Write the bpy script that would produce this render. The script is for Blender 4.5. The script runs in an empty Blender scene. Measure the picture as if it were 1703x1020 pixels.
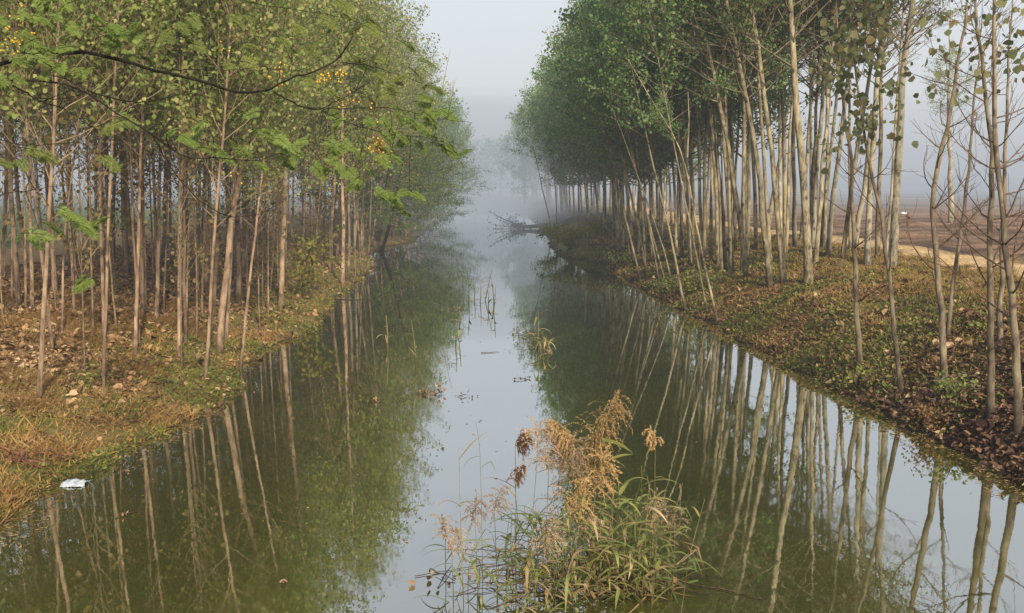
import bpy, math, random
import numpy as np
from mathutils import Vector, Matrix

SEED = 7
random.seed(SEED)
rng = np.random.default_rng(SEED)
S = bpy.context.scene
COL = S.collection
PI = math.pi

# ------------------------------------------------------------------ camera
W, H = 1703.0, 1020.0
F = 1655.0
CAM = Vector((0.0, 0.0, 3.6))
VPX, VPY = 808.0, 300.0                       # where the canal runs to
PITCH = math.atan((510.0 - VPY) / F)
YAW = math.atan((851.5 - VPX) / F * math.cos(PITCH))
FWD = Vector((math.sin(YAW) * math.cos(PITCH), math.cos(YAW) * math.cos(PITCH), -math.sin(PITCH)))
RIGHT = Vector((math.cos(YAW), -math.sin(YAW), 0.0))
UP = RIGHT.cross(FWD)
cam_data = bpy.data.cameras.new("camera")
cam = bpy.data.objects.new("camera", cam_data)
COL.objects.link(cam)
cam.location = CAM
cam.rotation_euler = Matrix((RIGHT, UP, -FWD)).transposed().to_euler()
cam_data.sensor_width = 36.0
cam_data.lens = 36.0 * F / W
cam_data.clip_start = 0.1
cam_data.clip_end = 3000.0
S.camera = cam


def ray(px, py):
    return FWD + RIGHT * ((px - 851.5) / F) - UP * ((py - 510.0) / F)


def at(px, py, y):
    """point of the world at depth y (metres down the canal) seen at a photo pixel"""
    d = ray(px, py)
    return CAM + d * (y / d.y)


# ------------------------------------------------------------------ noise and terrain
def _hash(ix, iy, k):
    n = (ix.astype(np.int64) * 374761393 + iy.astype(np.int64) * 668265263 + k * 974634777) & 0x7FFFFFFF
    n = ((n ^ (n >> 13)) * 1274126177) & 0x7FFFFFFF
    return ((n ^ (n >> 16)) & 0xFFFF) / 65535.0


def vnoise(x, y, k=0):
    x = np.asarray(x, dtype=float); y = np.asarray(y, dtype=float)
    ix = np.floor(x); iy = np.floor(y)
    fx = x - ix; fy = y - iy
    fx = fx * fx * (3 - 2 * fx); fy = fy * fy * (3 - 2 * fy)
    a = _hash(ix, iy, k); b = _hash(ix + 1, iy, k); c = _hash(ix, iy + 1, k); d = _hash(ix + 1, iy + 1, k)
    return (a * (1 - fx) + b * fx) * (1 - fy) + (c * (1 - fx) + d * fx) * fy - 0.5


SR_Y = [-20, 10, 12, 15, 17, 20, 25, 30, 35, 42, 45, 48, 56, 62, 75, 100, 118, 130, 138, 146, 210]
SR_X = [6.8, 6.55, 6.4, 6.2, 6.0, 5.9, 5.7, 5.3, 5.2, 5.1, 4.4, 3.5, 3.5, 4.0, 4.0, 4.2, 3.4, 1.6, -1.5, -6.0, -9.0]
SL_Y = [-20, 10, 11.7, 12.2, 14, 15.3, 17, 19, 21, 23.4, 26, 30, 37, 46, 50, 54, 58, 75, 110, 150, 185, 210]
SL_X = [-5.3, -5.2, -5.1, -4.8, -4.65, -4.35, -4.2, -4.75, -4.8, -4.1, -4.2, -4.6, -4.5, -5.2, -5.8, -5.6, -4.2, -4.2, -4.4, -4.2, -4.4, -9.2]


def shore_r(y):
    return np.interp(y, SR_Y, SR_X) + 0.28 * vnoise(np.asarray(y) * 0.9, np.asarray(y) * 0 + 3.3, 5) + 0.22 * vnoise(np.asarray(y) * 2.3, np.asarray(y) * 0 + 3.3, 6) + 0.12 * vnoise(np.asarray(y) * 6.1, np.asarray(y) * 0 + 3.3, 9)


def shore_l(y):
    return np.interp(y, SL_Y, SL_X) + 0.28 * vnoise(np.asarray(y) * 0.9, np.asarray(y) * 0 + 1.3, 7) + 0.22 * vnoise(np.asarray(y) * 2.3, np.asarray(y) * 0 + 1.3, 8) + 0.12 * vnoise(np.asarray(y) * 6.1, np.asarray(y) * 0 + 1.3, 10)


PR_D = [-3, -0.8, 0, 0.5, 1.5, 2.5, 4, 5.5, 8, 10, 12, 40, 900]
PR_Z = [-0.9, -0.35, 0, 0.32, 0.88, 1.13, 1.32, 1.42, 1.42, 1.2, 1.15, 1.1, 1.0]
PL_D = [-3, -0.8, 0, 0.6, 2, 4, 6, 10, 16, 900]
PL_Z = [-0.9, -0.25, 0, 0.14, 0.50, 0.92, 1.10, 1.15, 1.1, 1.1]


def ground(x, y):
    x = np.asarray(x, dtype=float); y = np.asarray(y, dtype=float)
    dr = x - shore_r(y); dl = shore_l(y) - x
    z = np.where(dr > dl, np.interp(dr, PR_D, PR_Z), np.interp(dl, PL_D, PL_Z))
    d = np.maximum(dr, dl)
    amp = np.clip(d * 0.6, 0.0, 1.0)
    z = z + amp * (0.22 * vnoise(x * 0.55, y * 0.55, 1) + 0.15 * vnoise(x * 1.7, y * 1.7, 2) + 0.10 * vnoise(x * 3.9, y * 3.9, 3))
    far = np.clip((np.abs(x) - 16) / 6, 0, 1)
    z = z + far * 0.10 * vnoise(x * 0.8, y * 2.2, 4)
    return z


def gz(x, y):
    return float(ground(np.array([x]), np.array([y]))[0])


def on_ground(px, py):
    d = ray(px, py)
    ts = np.concatenate([np.arange(6, 60, 0.05), np.arange(60, 400, 0.25)])
    x = CAM.x + d.x * ts; y = CAM.y + d.y * ts; z = CAM.z + d.z * ts
    hit = np.where(z <= np.maximum(ground(x, y), 0.0))[0]
    return CAM + d * float(ts[hit[0]] if len(hit) else 100.0)


# ------------------------------------------------------------------ mesh collector
class MB:
    def __init__(self):
        self.v = []; self.q = []; self.t = []; self.n = 0; self.smooth = []

    def add(self, verts, quads=None, tris=None, mat=0):
        verts = np.asarray(verts, dtype=np.float32).reshape(-1, 3)
        if quads is not None and len(quads):
            self.q.append((np.asarray(quads, dtype=np.int32).reshape(-1, 4) + self.n, mat))
        if tris is not None and len(tris):
            self.t.append((np.asarray(tris, dtype=np.int32).reshape(-1, 3) + self.n, mat))
        self.v.append(verts); self.n += len(verts)

    def tube(self, pts, radii, sides=6, mat=0, cap=True):
        pts = np.asarray([tuple(p) for p in pts], dtype=float)
        n = len(pts)
        radii = np.asarray(radii, dtype=float)
        tang = np.gradient(pts, axis=0)
        tang /= np.linalg.norm(tang, axis=1)[:, None] + 1e-9
        ref = np.array([0.0, 0.0, 1.0]) if abs(tang[0][2]) < 0.8 else np.array([1.0, 0.0, 0.0])
        u = np.cross(tang, ref); u /= np.linalg.norm(u, axis=1)[:, None] + 1e-9
        w = np.cross(tang, u)
        a = np.arange(sides) * 2 * PI / sides
        ring = pts[:, None, :] + radii[:, None, None] * (np.cos(a)[None, :, None] * u[:, None, :] + np.sin(a)[None, :, None] * w[:, None, :])
        i = np.arange(n - 1)[:, None] * sides; j = np.arange(sides)[None, :]; k = (j + 1) % sides
        q = np.stack([i + j, i + k, i + sides + k, i + sides + j], axis=-1).reshape(-1, 4)
        verts = ring.reshape(-1, 3)
        tris = None
        if cap:
            verts = np.vstack([verts, pts[-1:] + tang[-1:] * radii[-1]])
            c = n * sides; b = (n - 1) * sides
            tris = [(b + s, b + (s + 1) % sides, c) for s in range(sides)]
        self.add(verts, q, tris, mat)

    def leaves(self, c, d, nrm, length, width, mat=0, fold=0.18, droop=0.0):
        """rounded six-point leaves folded on the midrib: c base, d direction, nrm rough normal"""
        c = np.asarray(c, float); d = np.asarray(d, float); nrm = np.asarray(nrm, float)
        d = d / (np.linalg.norm(d, axis=1)[:, None] + 1e-9)
        s = np.cross(d, nrm); s /= np.linalg.norm(s, axis=1)[:, None] + 1e-9
        u = np.cross(s, d)
        L = np.broadcast_to(np.asarray(length, float), (len(c),))[:, None]
        Wd = np.broadcast_to(np.asarray(width, float), (len(c),))[:, None] * 0.5
        dz = np.array([0, 0, 1.0])[None, :] * droop * L
        p0 = c; p3 = c + d * L - dz
        r1 = c + d * L * 0.28 + s * Wd + u * Wd * fold; r2 = c + d * L * 0.68 + s * Wd * 0.72 + u * Wd * fold - dz * 0.5
        l1 = c + d * L * 0.28 - s * Wd + u * Wd * fold; l2 = c + d * L * 0.68 - s * Wd * 0.72 + u * Wd * fold - dz * 0.5
        v = np.stack([p0, r1, r2, p3, l2, l1], axis=1).reshape(-1, 3)
        b = (np.arange(len(c)) * 6)[:, None]
        q = np.concatenate([b + np.array([[0, 1, 2, 3]]), b + np.array([[0, 3, 4, 5]])], axis=0)
        self.add(v, q, None, mat)

    def blade(self, pts, widths, side, mat=0):
        """a flat tapering strip (grass or reed leaf)"""
        pts = np.asarray([tuple(p) for p in pts], float); n = len(pts)
        side = np.asarray(tuple(side), float)
        wd = np.asarray(widths, float)[:, None] * 0.5
        mid = pts - np.array([0, 0, 1.0]) * wd * 0.35
        v = np.stack([pts - side * wd, mid, pts + side * wd], axis=1).reshape(-1, 3)
        q = []
        for i in range(n - 1):
            a = 3 * i
            q += [(a, a + 1, a + 4, a + 3), (a + 1, a + 2, a + 5, a + 4)]
        self.add(v, q, None, mat)

    def mesh(self, name, mats, smooth=False):
        me = bpy.data.meshes.new(name)
        v = np.concatenate(self.v) if self.v else np.zeros((0, 3), np.float32)
        loops = []; starts = []; mi = []; pos = 0
        for q, m in self.q:
            loops.append(q.reshape(-1)); starts.append(pos + np.arange(len(q)) * 4); pos += q.size; mi.append(np.full(len(q), m, np.int32))
        for t, m in self.t:
            loops.append(t.reshape(-1)); starts.append(pos + np.arange(len(t)) * 3); pos += t.size; mi.append(np.full(len(t), m, np.int32))
        loops = np.concatenate(loops); starts = np.concatenate(starts); mi = np.concatenate(mi)
        me.vertices.add(len(v)); me.vertices.foreach_set("co", v.reshape(-1))
        me.loops.add(len(loops)); me.loops.foreach_set("vertex_index", loops.astype(np.int32))
        me.polygons.add(len(starts)); me.polygons.foreach_set("loop_start", starts.astype(np.int32))
        me.polygons.foreach_set("material_index", mi)
        if smooth:
            me.polygons.foreach_set("use_smooth", np.ones(len(starts), dtype=bool))
        for m in mats:
            me.materials.append(m)
        me.update(calc_edges=True)
        me.validate()
        return me

    def build(self, name, mats, parent=None, smooth=False, loc=None):
        o = bpy.data.objects.new(name, self.mesh(name, mats if isinstance(mats, (list, tuple)) else [mats], smooth))
        COL.objects.link(o)
        if parent is not None:
            o.parent = parent
        if loc is not None:
            o.location = loc
        return o


def tag(o, label=None, cat=None, group=None, kind=None):
    if label: o["label"] = label
    if cat: o["category"] = cat
    if group: o["group"] = group
    if kind: o["kind"] = kind
    return o


def empty(name, loc):
    o = bpy.data.objects.new(name, None)
    o.empty_display_size = 0.2
    COL.objects.link(o)
    o.location = loc
    return o


# ------------------------------------------------------------------ materials
def new_mat(name):
    m = bpy.data.materials.new(name)
    m.use_nodes = True
    nt = m.node_tree
    nt.nodes.clear()
    out = nt.nodes.new("ShaderNodeOutputMaterial")
    return m, nt, out


def N(nt, typ, **kw):
    n = nt.nodes.new(typ)
    for k, v in kw.items():
        setattr(n, k, v)
    return n


def ramp(nt, stops):
    r = N(nt, "ShaderNodeValToRGB")
    e = r.color_ramp.elements
    e[0].position, e[0].color = stops[0][0], (*stops[0][1], 1)
    e[1].position, e[1].color = stops[-1][0], (*stops[-1][1], 1)
    for p, c in stops[1:-1]:
        x = e.new(p); x.color = (*c, 1)
    return r


def leaf_mat(name, stops, trans=0.42, rough=0.6, tint=0.25):
    m, nt, out = new_mat(name)
    geo = N(nt, "ShaderNodeNewGeometry"); oi = N(nt, "ShaderNodeObjectInfo")
    rp = ramp(nt, stops)
    # clumps: a slow noise over the world shifts the random value so neighbouring leaves agree a little
    no = N(nt, "ShaderNodeTexNoise"); no.inputs["Scale"].default_value = 0.9; no.inputs["Detail"].default_value = 2
    nt.links.new(geo.outputs["Position"], no.inputs["Vector"])
    ma = N(nt, "ShaderNodeMath", operation="MULTIPLY_ADD"); ma.inputs[1].default_value = 0.55
    nt.links.new(geo.outputs["Random Per Island"], ma.inputs[0])
    mb_ = N(nt, "ShaderNodeMath", operation="MULTIPLY_ADD"); mb_.inputs[1].default_value = 0.9; mb_.inputs[2].default_value = -0.22
    nt.links.new(no.outputs["Fac"], mb_.inputs[0]); nt.links.new(mb_.outputs[0], ma.inputs[2])
    nt.links.new(ma.outputs[0], rp.inputs[0])
    hs = N(nt, "ShaderNodeHueSaturation")
    mr = N(nt, "ShaderNodeMapRange"); mr.inputs["To Min"].default_value = 1 - tint; mr.inputs["To Max"].default_value = 1 + tint
    nt.links.new(oi.outputs["Random"], mr.inputs["Value"]); nt.links.new(mr.outputs[0], hs.inputs["Value"])
    nt.links.new(rp.outputs[0], hs.inputs["Color"])
    pb = N(nt, "ShaderNodeBsdfPrincipled"); pb.inputs["Roughness"].default_value = rough
    pb.inputs["Specular IOR Level"].default_value = 0.3
    nt.links.new(hs.outputs[0], pb.inputs["Base Color"])
    tr = N(nt, "ShaderNodeBsdfTranslucent")
    nt.links.new(hs.outputs[0], tr.inputs["Color"])
    mx = N(nt, "ShaderNodeMixShader"); mx.inputs[0].default_value = trans
    nt.links.new(pb.outputs[0], mx.inputs[1]); nt.links.new(tr.outputs[0], mx.inputs[2])
    nt.links.new(mx.outputs[0], out.inputs["Surface"])
    return m


def bark_mat(name, dark, mid, light, scale=6.0, stretch=0.3):
    m, nt, out = new_mat(name)
    geo = N(nt, "ShaderNodeNewGeometry"); oi = N(nt, "ShaderNodeObjectInfo")
    mp = N(nt, "ShaderNodeMapping"); mp.inputs["Scale"].default_value = (1, 1, stretch)
    nt.links.new(geo.outputs["Position"], mp.inputs["Vector"])
    no = N(nt, "ShaderNodeTexNoise"); no.inputs["Scale"].default_value = scale * 2.6; no.inputs["Detail"].default_value = 7; no.inputs["Roughness"].default_value = 0.65
    nt.links.new(mp.outputs[0], no.inputs["Vector"])
    n2 = N(nt, "ShaderNodeTexNoise"); n2.inputs["Scale"].default_value = 2.2; n2.inputs["Detail"].default_value = 3
    nt.links.new(geo.outputs["Position"], n2.inputs["Vector"])
    ad = N(nt, "ShaderNodeMath", operation="MULTIPLY_ADD"); ad.inputs[1].default_value = 0.6
    nt.links.new(n2.outputs["Fac"], ad.inputs[0]); 
    hf = N(nt, "ShaderNodeMath", operation="MULTIPLY_ADD"); hf.inputs[1].default_value = 0.75; hf.inputs[2].default_value = -0.18
    nt.links.new(no.outputs["Fac"], hf.inputs[0]); nt.links.new(hf.outputs[0], ad.inputs[2])
    rp = ramp(nt, [(0.33, dark), (0.5, mid), (0.70, light)])
    # dark eye-shaped branch scars and a damp foot
    tc = N(nt, "ShaderNodeTexCoord"); m2 = N(nt, "ShaderNodeMapping"); m2.inputs["Scale"].default_value = (3.2, 3.2, 1.9)
    nt.links.new(geo.outputs["Position"], m2.inputs["Vector"])
    vo = N(nt, "ShaderNodeTexVoronoi"); vo.inputs["Scale"].default_value = 1.6
    nt.links.new(m2.outputs[0], vo.inputs["Vector"])
    sc = N(nt, "ShaderNodeMapRange"); sc.inputs["From Min"].default_value = 0.10; sc.inputs["From Max"].default_value = 0.24; sc.inputs["To Min"].default_value = -0.30; sc.inputs["To Max"].default_value = 0.0
    nt.links.new(vo.outputs["Distance"], sc.inputs["Value"])
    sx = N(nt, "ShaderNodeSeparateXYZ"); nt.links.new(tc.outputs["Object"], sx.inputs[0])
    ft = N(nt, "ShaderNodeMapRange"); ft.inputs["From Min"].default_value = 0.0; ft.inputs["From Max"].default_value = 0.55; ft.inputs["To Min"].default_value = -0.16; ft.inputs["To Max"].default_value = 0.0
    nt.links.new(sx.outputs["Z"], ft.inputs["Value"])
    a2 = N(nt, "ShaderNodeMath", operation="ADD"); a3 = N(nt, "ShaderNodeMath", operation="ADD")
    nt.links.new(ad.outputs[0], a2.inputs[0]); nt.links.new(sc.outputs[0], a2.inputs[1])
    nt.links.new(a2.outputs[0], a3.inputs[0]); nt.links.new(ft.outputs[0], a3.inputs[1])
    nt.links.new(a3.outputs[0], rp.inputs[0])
    hs = N(nt, "ShaderNodeHueSaturation")
    mr = N(nt, "ShaderNodeMapRange"); mr.inputs["To Min"].default_value = 0.72; mr.inputs["To Max"].default_value = 1.18
    nt.links.new(oi.outputs["Random"], mr.inputs["Value"]); nt.links.new(mr.outputs[0], hs.inputs["Value"])
    nt.links.new(rp.outputs[0], hs.inputs["Color"])
    pb = N(nt, "ShaderNodeBsdfPrincipled"); pb.inputs["Roughness"].default_value = 0.9; pb.inputs["Specular IOR Level"].default_value = 0.15
    nt.links.new(hs.outputs[0], pb.inputs["Base Color"])
    bp = N(nt, "ShaderNodeBump"); bp.inputs["Strength"].default_value = 0.5; bp.inputs["Distance"].default_value = 0.02
    nt.links.new(no.outputs["Fac"], bp.inputs["Height"]); nt.links.new(bp.outputs[0], pb.inputs["Normal"])
    nt.links.new(pb.outputs[0], out.inputs["Surface"])
    return m


M = {}
M["leaf_green"] = leaf_mat("poplar_leaf_green", [(0.0, (0.064, 0.114, 0.049)), (0.3, (0.120, 0.220, 0.072)), (0.6, (0.201, 0.314, 0.099)), (0.85, (0.352, 0.408, 0.168)), (1.0, (0.434, 0.307, 0.222))])
M["leaf_olive"] = leaf_mat("poplar_leaf_olive", [(0.0, (0.080, 0.115, 0.028)), (0.3, (0.170, 0.230, 0.052)), (0.58, (0.29, 0.345, 0.090)), (0.8, (0.43, 0.37, 0.14)), (1.0, (0.45, 0.29, 0.17))], tint=0.2)
M["leaf_mixed"] = leaf_mat("poplar_leaf_turning", [(0.0, (0.068, 0.105, 0.036)), (0.35, (0.135, 0.196, 0.054)), (0.65, (0.230, 0.280, 0.084)), (0.85, (0.338, 0.294, 0.120)), (1.0, (0.351, 0.210, 0.096))])
M["leaf_lush"] = leaf_mat("lush_leaf", [(0.0, (0.049, 0.094, 0.029)), (0.35, (0.099, 0.166, 0.041)), (0.7, (0.177, 0.243, 0.057)), (1.0, (0.332, 0.320, 0.091))])
M["leaf_whip"] = leaf_mat("withered_leaf", [(0.0, (0.10, 0.09, 0.03)), (0.5, (0.24, 0.19, 0.07)), (1.0, (0.40, 0.25, 0.12))])
M["leaf_dark"] = leaf_mat("shrub_leaf_dark", [(0.0, (0.042, 0.084, 0.025)), (0.5, (0.091, 0.168, 0.039)), (1.0, (0.182, 0.252, 0.063))])
M["leaf_yellow"] = leaf_mat("shrub_leaf_yellow", [(0.0, (0.112, 0.133, 0.025)), (0.5, (0.238, 0.238, 0.042)), (0.8, (0.364, 0.308, 0.063)), (1.0, (0.336, 0.196, 0.070))])
M["leaf_sapling"] = leaf_mat("sapling_leaf", [(0.0, (0.077, 0.105, 0.049)), (0.4, (0.161, 0.182, 0.077)), (0.7, (0.266, 0.238, 0.098)), (1.0, (0.294, 0.168, 0.077))])
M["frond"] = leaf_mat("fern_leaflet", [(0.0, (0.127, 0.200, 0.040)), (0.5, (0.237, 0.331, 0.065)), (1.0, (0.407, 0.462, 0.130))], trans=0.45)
M["frond_shaded"] = leaf_mat("fern_leaflet_shaded", [(0.0, (0.098, 0.144, 0.033)), (0.5, (0.189, 0.236, 0.050)), (1.0, (0.364, 0.345, 0.088))], trans=0.45)  # darker leaflet copy, shade put into the colour
M["litter_tan"] = leaf_mat("dry_leaf_tan", [(0.0, (0.164, 0.087, 0.040)), (0.35, (0.352, 0.207, 0.092)), (0.7, (0.526, 0.338, 0.173)), (1.0, (0.750, 0.564, 0.345))], trans=0.12, rough=0.8)
M["litter_brown"] = leaf_mat("dry_leaf_brown", [(0.0, (0.028, 0.017, 0.011)), (0.35, (0.085, 0.046, 0.027)), (0.7, (0.20, 0.105, 0.06)), (1.0, (0.46, 0.28, 0.18))], trans=0.08, rough=0.75)
M["grass"] = leaf_mat("bank_grass", [(0.0, (0.130, 0.106, 0.028)), (0.35, (0.247, 0.194, 0.046)), (0.65, (0.390, 0.263, 0.077)), (1.0, (0.572, 0.362, 0.132))], trans=0.25, rough=0.7)
M["grass_green"] = leaf_mat("bank_grass_green", [(0.0, (0.072, 0.081, 0.018)), (0.4, (0.156, 0.169, 0.033)), (0.75, (0.260, 0.237, 0.055)), (1.0, (0.390, 0.275, 0.088))], trans=0.25, rough=0.7)
M["grass_orange"] = leaf_mat("dry_grass_orange", [(0.0, (0.191, 0.099, 0.030)), (0.5, (0.359, 0.204, 0.069)), (1.0, (0.502, 0.355, 0.151))], trans=0.25, rough=0.7)
M["reed_leaf"] = leaf_mat("reed_leaf", [(0.0, (0.084, 0.123, 0.033)), (0.45, (0.182, 0.232, 0.058)), (0.72, (0.336, 0.319, 0.098)), (1.0, (0.588, 0.435, 0.182))], trans=0.3, rough=0.5)
M["reed_dead"] = leaf_mat("reed_dead_leaf", [(0.0, (0.149, 0.098, 0.040)), (0.5, (0.345, 0.230, 0.103)), (1.0, (0.632, 0.494, 0.322))], trans=0.2, rough=0.6)
M["plume"] = leaf_mat("reed_plume", [(0.0, (0.33, 0.195, 0.075)), (0.5, (0.54, 0.35, 0.145)), (1.0, (0.70, 0.51, 0.26))], trans=0.3, rough=0.8)
M["plume_pink"] = leaf_mat("reed_plume_loose", [(0.0, (0.31, 0.21, 0.125)), (0.5, (0.49, 0.355, 0.22)), (1.0, (0.64, 0.50, 0.34))], trans=0.35, rough=0.8)
M["plume_rust"] = leaf_mat("reed_plume_rusty", [(0.0, (0.065, 0.027, 0.014)), (0.5, (0.226, 0.089, 0.030)), (1.0, (0.393, 0.190, 0.068))], trans=0.2, rough=0.7)
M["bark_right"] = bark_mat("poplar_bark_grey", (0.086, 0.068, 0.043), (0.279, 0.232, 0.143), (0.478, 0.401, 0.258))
M["bark_mid_lit"] = bark_mat("poplar_bark_grey_lit", (0.119, 0.095, 0.059), (0.386, 0.321, 0.198), (0.662, 0.555, 0.357))  # grey bark with the sun missing under the crowns put into its colour
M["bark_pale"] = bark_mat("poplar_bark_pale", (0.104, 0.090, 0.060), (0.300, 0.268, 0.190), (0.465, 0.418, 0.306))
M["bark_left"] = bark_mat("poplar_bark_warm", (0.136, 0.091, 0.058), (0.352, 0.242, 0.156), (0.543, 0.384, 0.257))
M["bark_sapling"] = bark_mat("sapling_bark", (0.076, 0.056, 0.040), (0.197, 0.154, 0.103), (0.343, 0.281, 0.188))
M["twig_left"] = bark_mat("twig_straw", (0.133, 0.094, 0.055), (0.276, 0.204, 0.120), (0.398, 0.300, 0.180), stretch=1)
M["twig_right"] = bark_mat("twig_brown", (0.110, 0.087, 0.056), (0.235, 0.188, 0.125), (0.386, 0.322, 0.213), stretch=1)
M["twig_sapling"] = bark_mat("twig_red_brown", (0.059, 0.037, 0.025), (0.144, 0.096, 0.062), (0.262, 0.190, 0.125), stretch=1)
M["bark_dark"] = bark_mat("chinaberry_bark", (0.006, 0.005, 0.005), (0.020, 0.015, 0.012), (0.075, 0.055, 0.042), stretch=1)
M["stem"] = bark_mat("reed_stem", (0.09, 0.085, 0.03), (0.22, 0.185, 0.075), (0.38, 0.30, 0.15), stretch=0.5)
M["dead_stick"] = bark_mat("dead_stick", (0.05, 0.032, 0.02), (0.15, 0.095, 0.06), (0.34, 0.25, 0.17), stretch=1)


def plain(name, col, rough=0.6, var=0.25, scale=20.0, spec=0.3):
    m, nt, out = new_mat(name)
    geo = N(nt, "ShaderNodeNewGeometry")
    no = N(nt, "ShaderNodeTexNoise"); no.inputs["Scale"].default_value = scale; no.inputs["Detail"].default_value = 4
    nt.links.new(geo.outputs["Position"], no.inputs["Vector"])
    lo = tuple(c * (1 - var) for c in col); hi = tuple(min(1, c * (1 + var)) for c in col)
    rp = ramp(nt, [(0.3, lo), (0.7, hi)])
    nt.links.new(no.outputs["Fac"], rp.inputs[0])
    pb = N(nt, "ShaderNodeBsdfPrincipled"); pb.inputs["Roughness"].default_value = rough; pb.inputs["Specular IOR Level"].default_value = spec
    nt.links.new(rp.outputs[0], pb.inputs["Base Color"])
    nt.links.new(pb.outputs[0], out.inputs["Surface"])
    return m


M["berry"] = plain("berry_yellow", (0.72, 0.42, 0.03), 0.35, 0.3, 60)
M["white"] = plain("white_plastic", (0.75, 0.78, 0.80), 0.4, 0.1, 30)
M["white_dull"] = plain("dull_white_plastic", (0.50, 0.54, 0.58), 0.4, 0.35, 25)
M["rust"] = plain("rusty_bark_strip", (0.17, 0.075, 0.042), 0.8, 0.4, 25)

# ------------------------------------------------------------------ ground
def build_ground():
    xs = np.unique(np.concatenate([
        -np.geomspace(32, 700, 24), np.arange(-32, -14, 0.6), np.arange(-14, -3.0, 0.16), np.arange(-3, 3, 0.6), np.arange(3.0, 14, 0.16), np.arange(14, 32, 0.5), np.geomspace(32, 700, 24)]))
    ys = np.unique(np.concatenate([np.arange(-12, 7, 1.0), np.arange(7, 34, 0.18), np.arange(34, 70, 0.5), np.geomspace(70, 800, 60)]))
    X, Y = np.meshgrid(xs, ys)
    Z = ground(X, Y)
    v = np.stack([X, Y, Z], axis=-1).reshape(-1, 3)
    ny, nx = X.shape
    i = np.arange(ny - 1)[:, None] * nx + np.arange(nx - 1)[None, :]
    q = np.stack([i, i + 1, i + nx + 1, i + nx], axis=-1).reshape(-1, 4)
    mb = MB(); mb.add(v, q)
    # soil colours by place (albedo, with sunlight put into the right spur)
    dr = (X - shore_r(Y)); dl = (shore_l(Y) - X)
    n1 = vnoise(X * 0.8, Y * 0.8, 21) + 0.5 * vnoise(X * 2.3, Y * 2.3, 22)
    n2 = vnoise(X * 0.35, Y * 0.35, 23)
    def mixc(c, new, a):
        return c * (1 - a[..., None]) + np.array(new)[None, None, :] * a[..., None]
    sm = lambda t: np.clip(t, 0, 1) ** 2 * (3 - 2 * np.clip(t, 0, 1))
    col = np.zeros(X.shape + (3,)) + np.array([0.055, 0.042, 0.022])
    right = dr > dl
    # right bank: dark leaf mould low, grass brown above, straw strip, ploughed field
    c = np.zeros_like(col) + np.array([0.060, 0.040, 0.024])
    c = mixc(c, (0.095, 0.080, 0.034), sm((n1 + 0.35) * 1.6) * 0.8 * sm((Y - 13) / 6))
    c = mixc(c, (0.22, 0.155, 0.07), sm((dr - 3.2 + n1) / 2.0) * sm((Y - 17) / 5))
    lit_spur = sm((Y - 42) / 4) * sm((66 - Y) / 6) * sm((2.6 - dr) / 1.2)
    c = mixc(c, (0.20, 0.20, 0.07), lit_spur * 0.85)  # soil lightened here to stand in for sun the trees block
    strip = sm((dr - 5.6 + 1.2 * n2) / 1.2) * sm((10.0 + 1.5 * n2 - dr) / 1.0)
    c = mixc(c, (0.52, 0.36, 0.19), strip * sm((Y - 17) / 4) * sm((95 - Y) / 15))
    field = sm((dr - 10.0 - 1.4 * n2) / 0.8)
    fc = (0.5 + 0.5 * np.sin(Y * 1.9 + 2.0 * n2 + 0.02 * X)) * (0.75 + 0.5 * vnoise(X * 0.2, Y * 0.9, 24))
    fcol = np.array([0.225, 0.135, 0.085])[None, None, :] * (0.45 + 0.95 * fc[..., None]) 
    c = c * (1 - field[..., None]) + fcol * field[..., None]
    ridge = sm(1 - np.abs(dr - 10.9 - 1.6 * n2) / 0.7)
    c = mixc(c, (0.045, 0.030, 0.024), ridge * 0.8)
    col[right] = c[right]
    c = np.zeros_like(col) + np.array([0.23, 0.165, 0.07])
    c = mixc(c, (0.13, 0.125, 0.035), sm((n1 + 0.2) * 1.8) * 0.8)
    c = mixc(c, (0.33, 0.22, 0.115), sm((dl - 1.6 + 1.2 * n1) / 1.6) * 0.8)
    c = mixc(c, (0.080, 0.105, 0.045), sm((dl - 12 + 2 * n2) / 2))
    left = ~right
    col[left] = c[left]
    wet = sm(1 - np.maximum(dr, dl) / 0.35)
    col = mixc(col, (0.028, 0.022, 0.013), wet * 0.8)
    m, nt, out = new_mat("soil")
    at_ = N(nt, "ShaderNodeAttribute", attribute_name="soil")
    geo = N(nt, "ShaderNodeNewGeometry")
    no = N(nt, "ShaderNodeTexNoise"); no.inputs["Scale"].default_value = 7; no.inputs["Detail"].default_value = 8; no.inputs["Roughness"].default_value = 0.72
    nt.links.new(geo.outputs["Position"], no.inputs["Vector"])
    mr = N(nt, "ShaderNodeMapRange"); mr.inputs["From Min"].default_value = 0.3; mr.inputs["From Max"].default_value = 0.7; mr.inputs["To Min"].default_value = 0.45; mr.inputs["To Max"].default_value = 1.55
    nt.links.new(no.outputs["Fac"], mr.inputs["Value"])
    hs = N(nt, "ShaderNodeHueSaturation")
    nt.links.new(at_.outputs["Color"], hs.inputs["Color"]); nt.links.new(mr.outputs[0], hs.inputs["Value"])
    pb = N(nt, "ShaderNodeBsdfPrincipled"); pb.inputs["Roughness"].default_value = 0.95; pb.inputs["Specular IOR Level"].default_value = 0.1
    nt.links.new(hs.outputs[0], pb.inputs["Base Color"])
    bp = N(nt, "ShaderNodeBump"); bp.inputs["Strength"].default_value = 0.8; bp.inputs["Distance"].default_value = 0.06
    nt.links.new(no.outputs["Fac"], bp.inputs["Height"]); nt.links.new(bp.outputs[0], pb.inputs["Normal"])
    nt.links.new(pb.outputs[0], out.inputs["Surface"])
    o = mb.build("ground", m, smooth=True)
    ca = o.data.attributes.new("soil", "FLOAT_COLOR", "POINT")
    rgba = np.ones((X.size, 4), np.float32); rgba[:, :3] = col.reshape(-1, 3)
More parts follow.
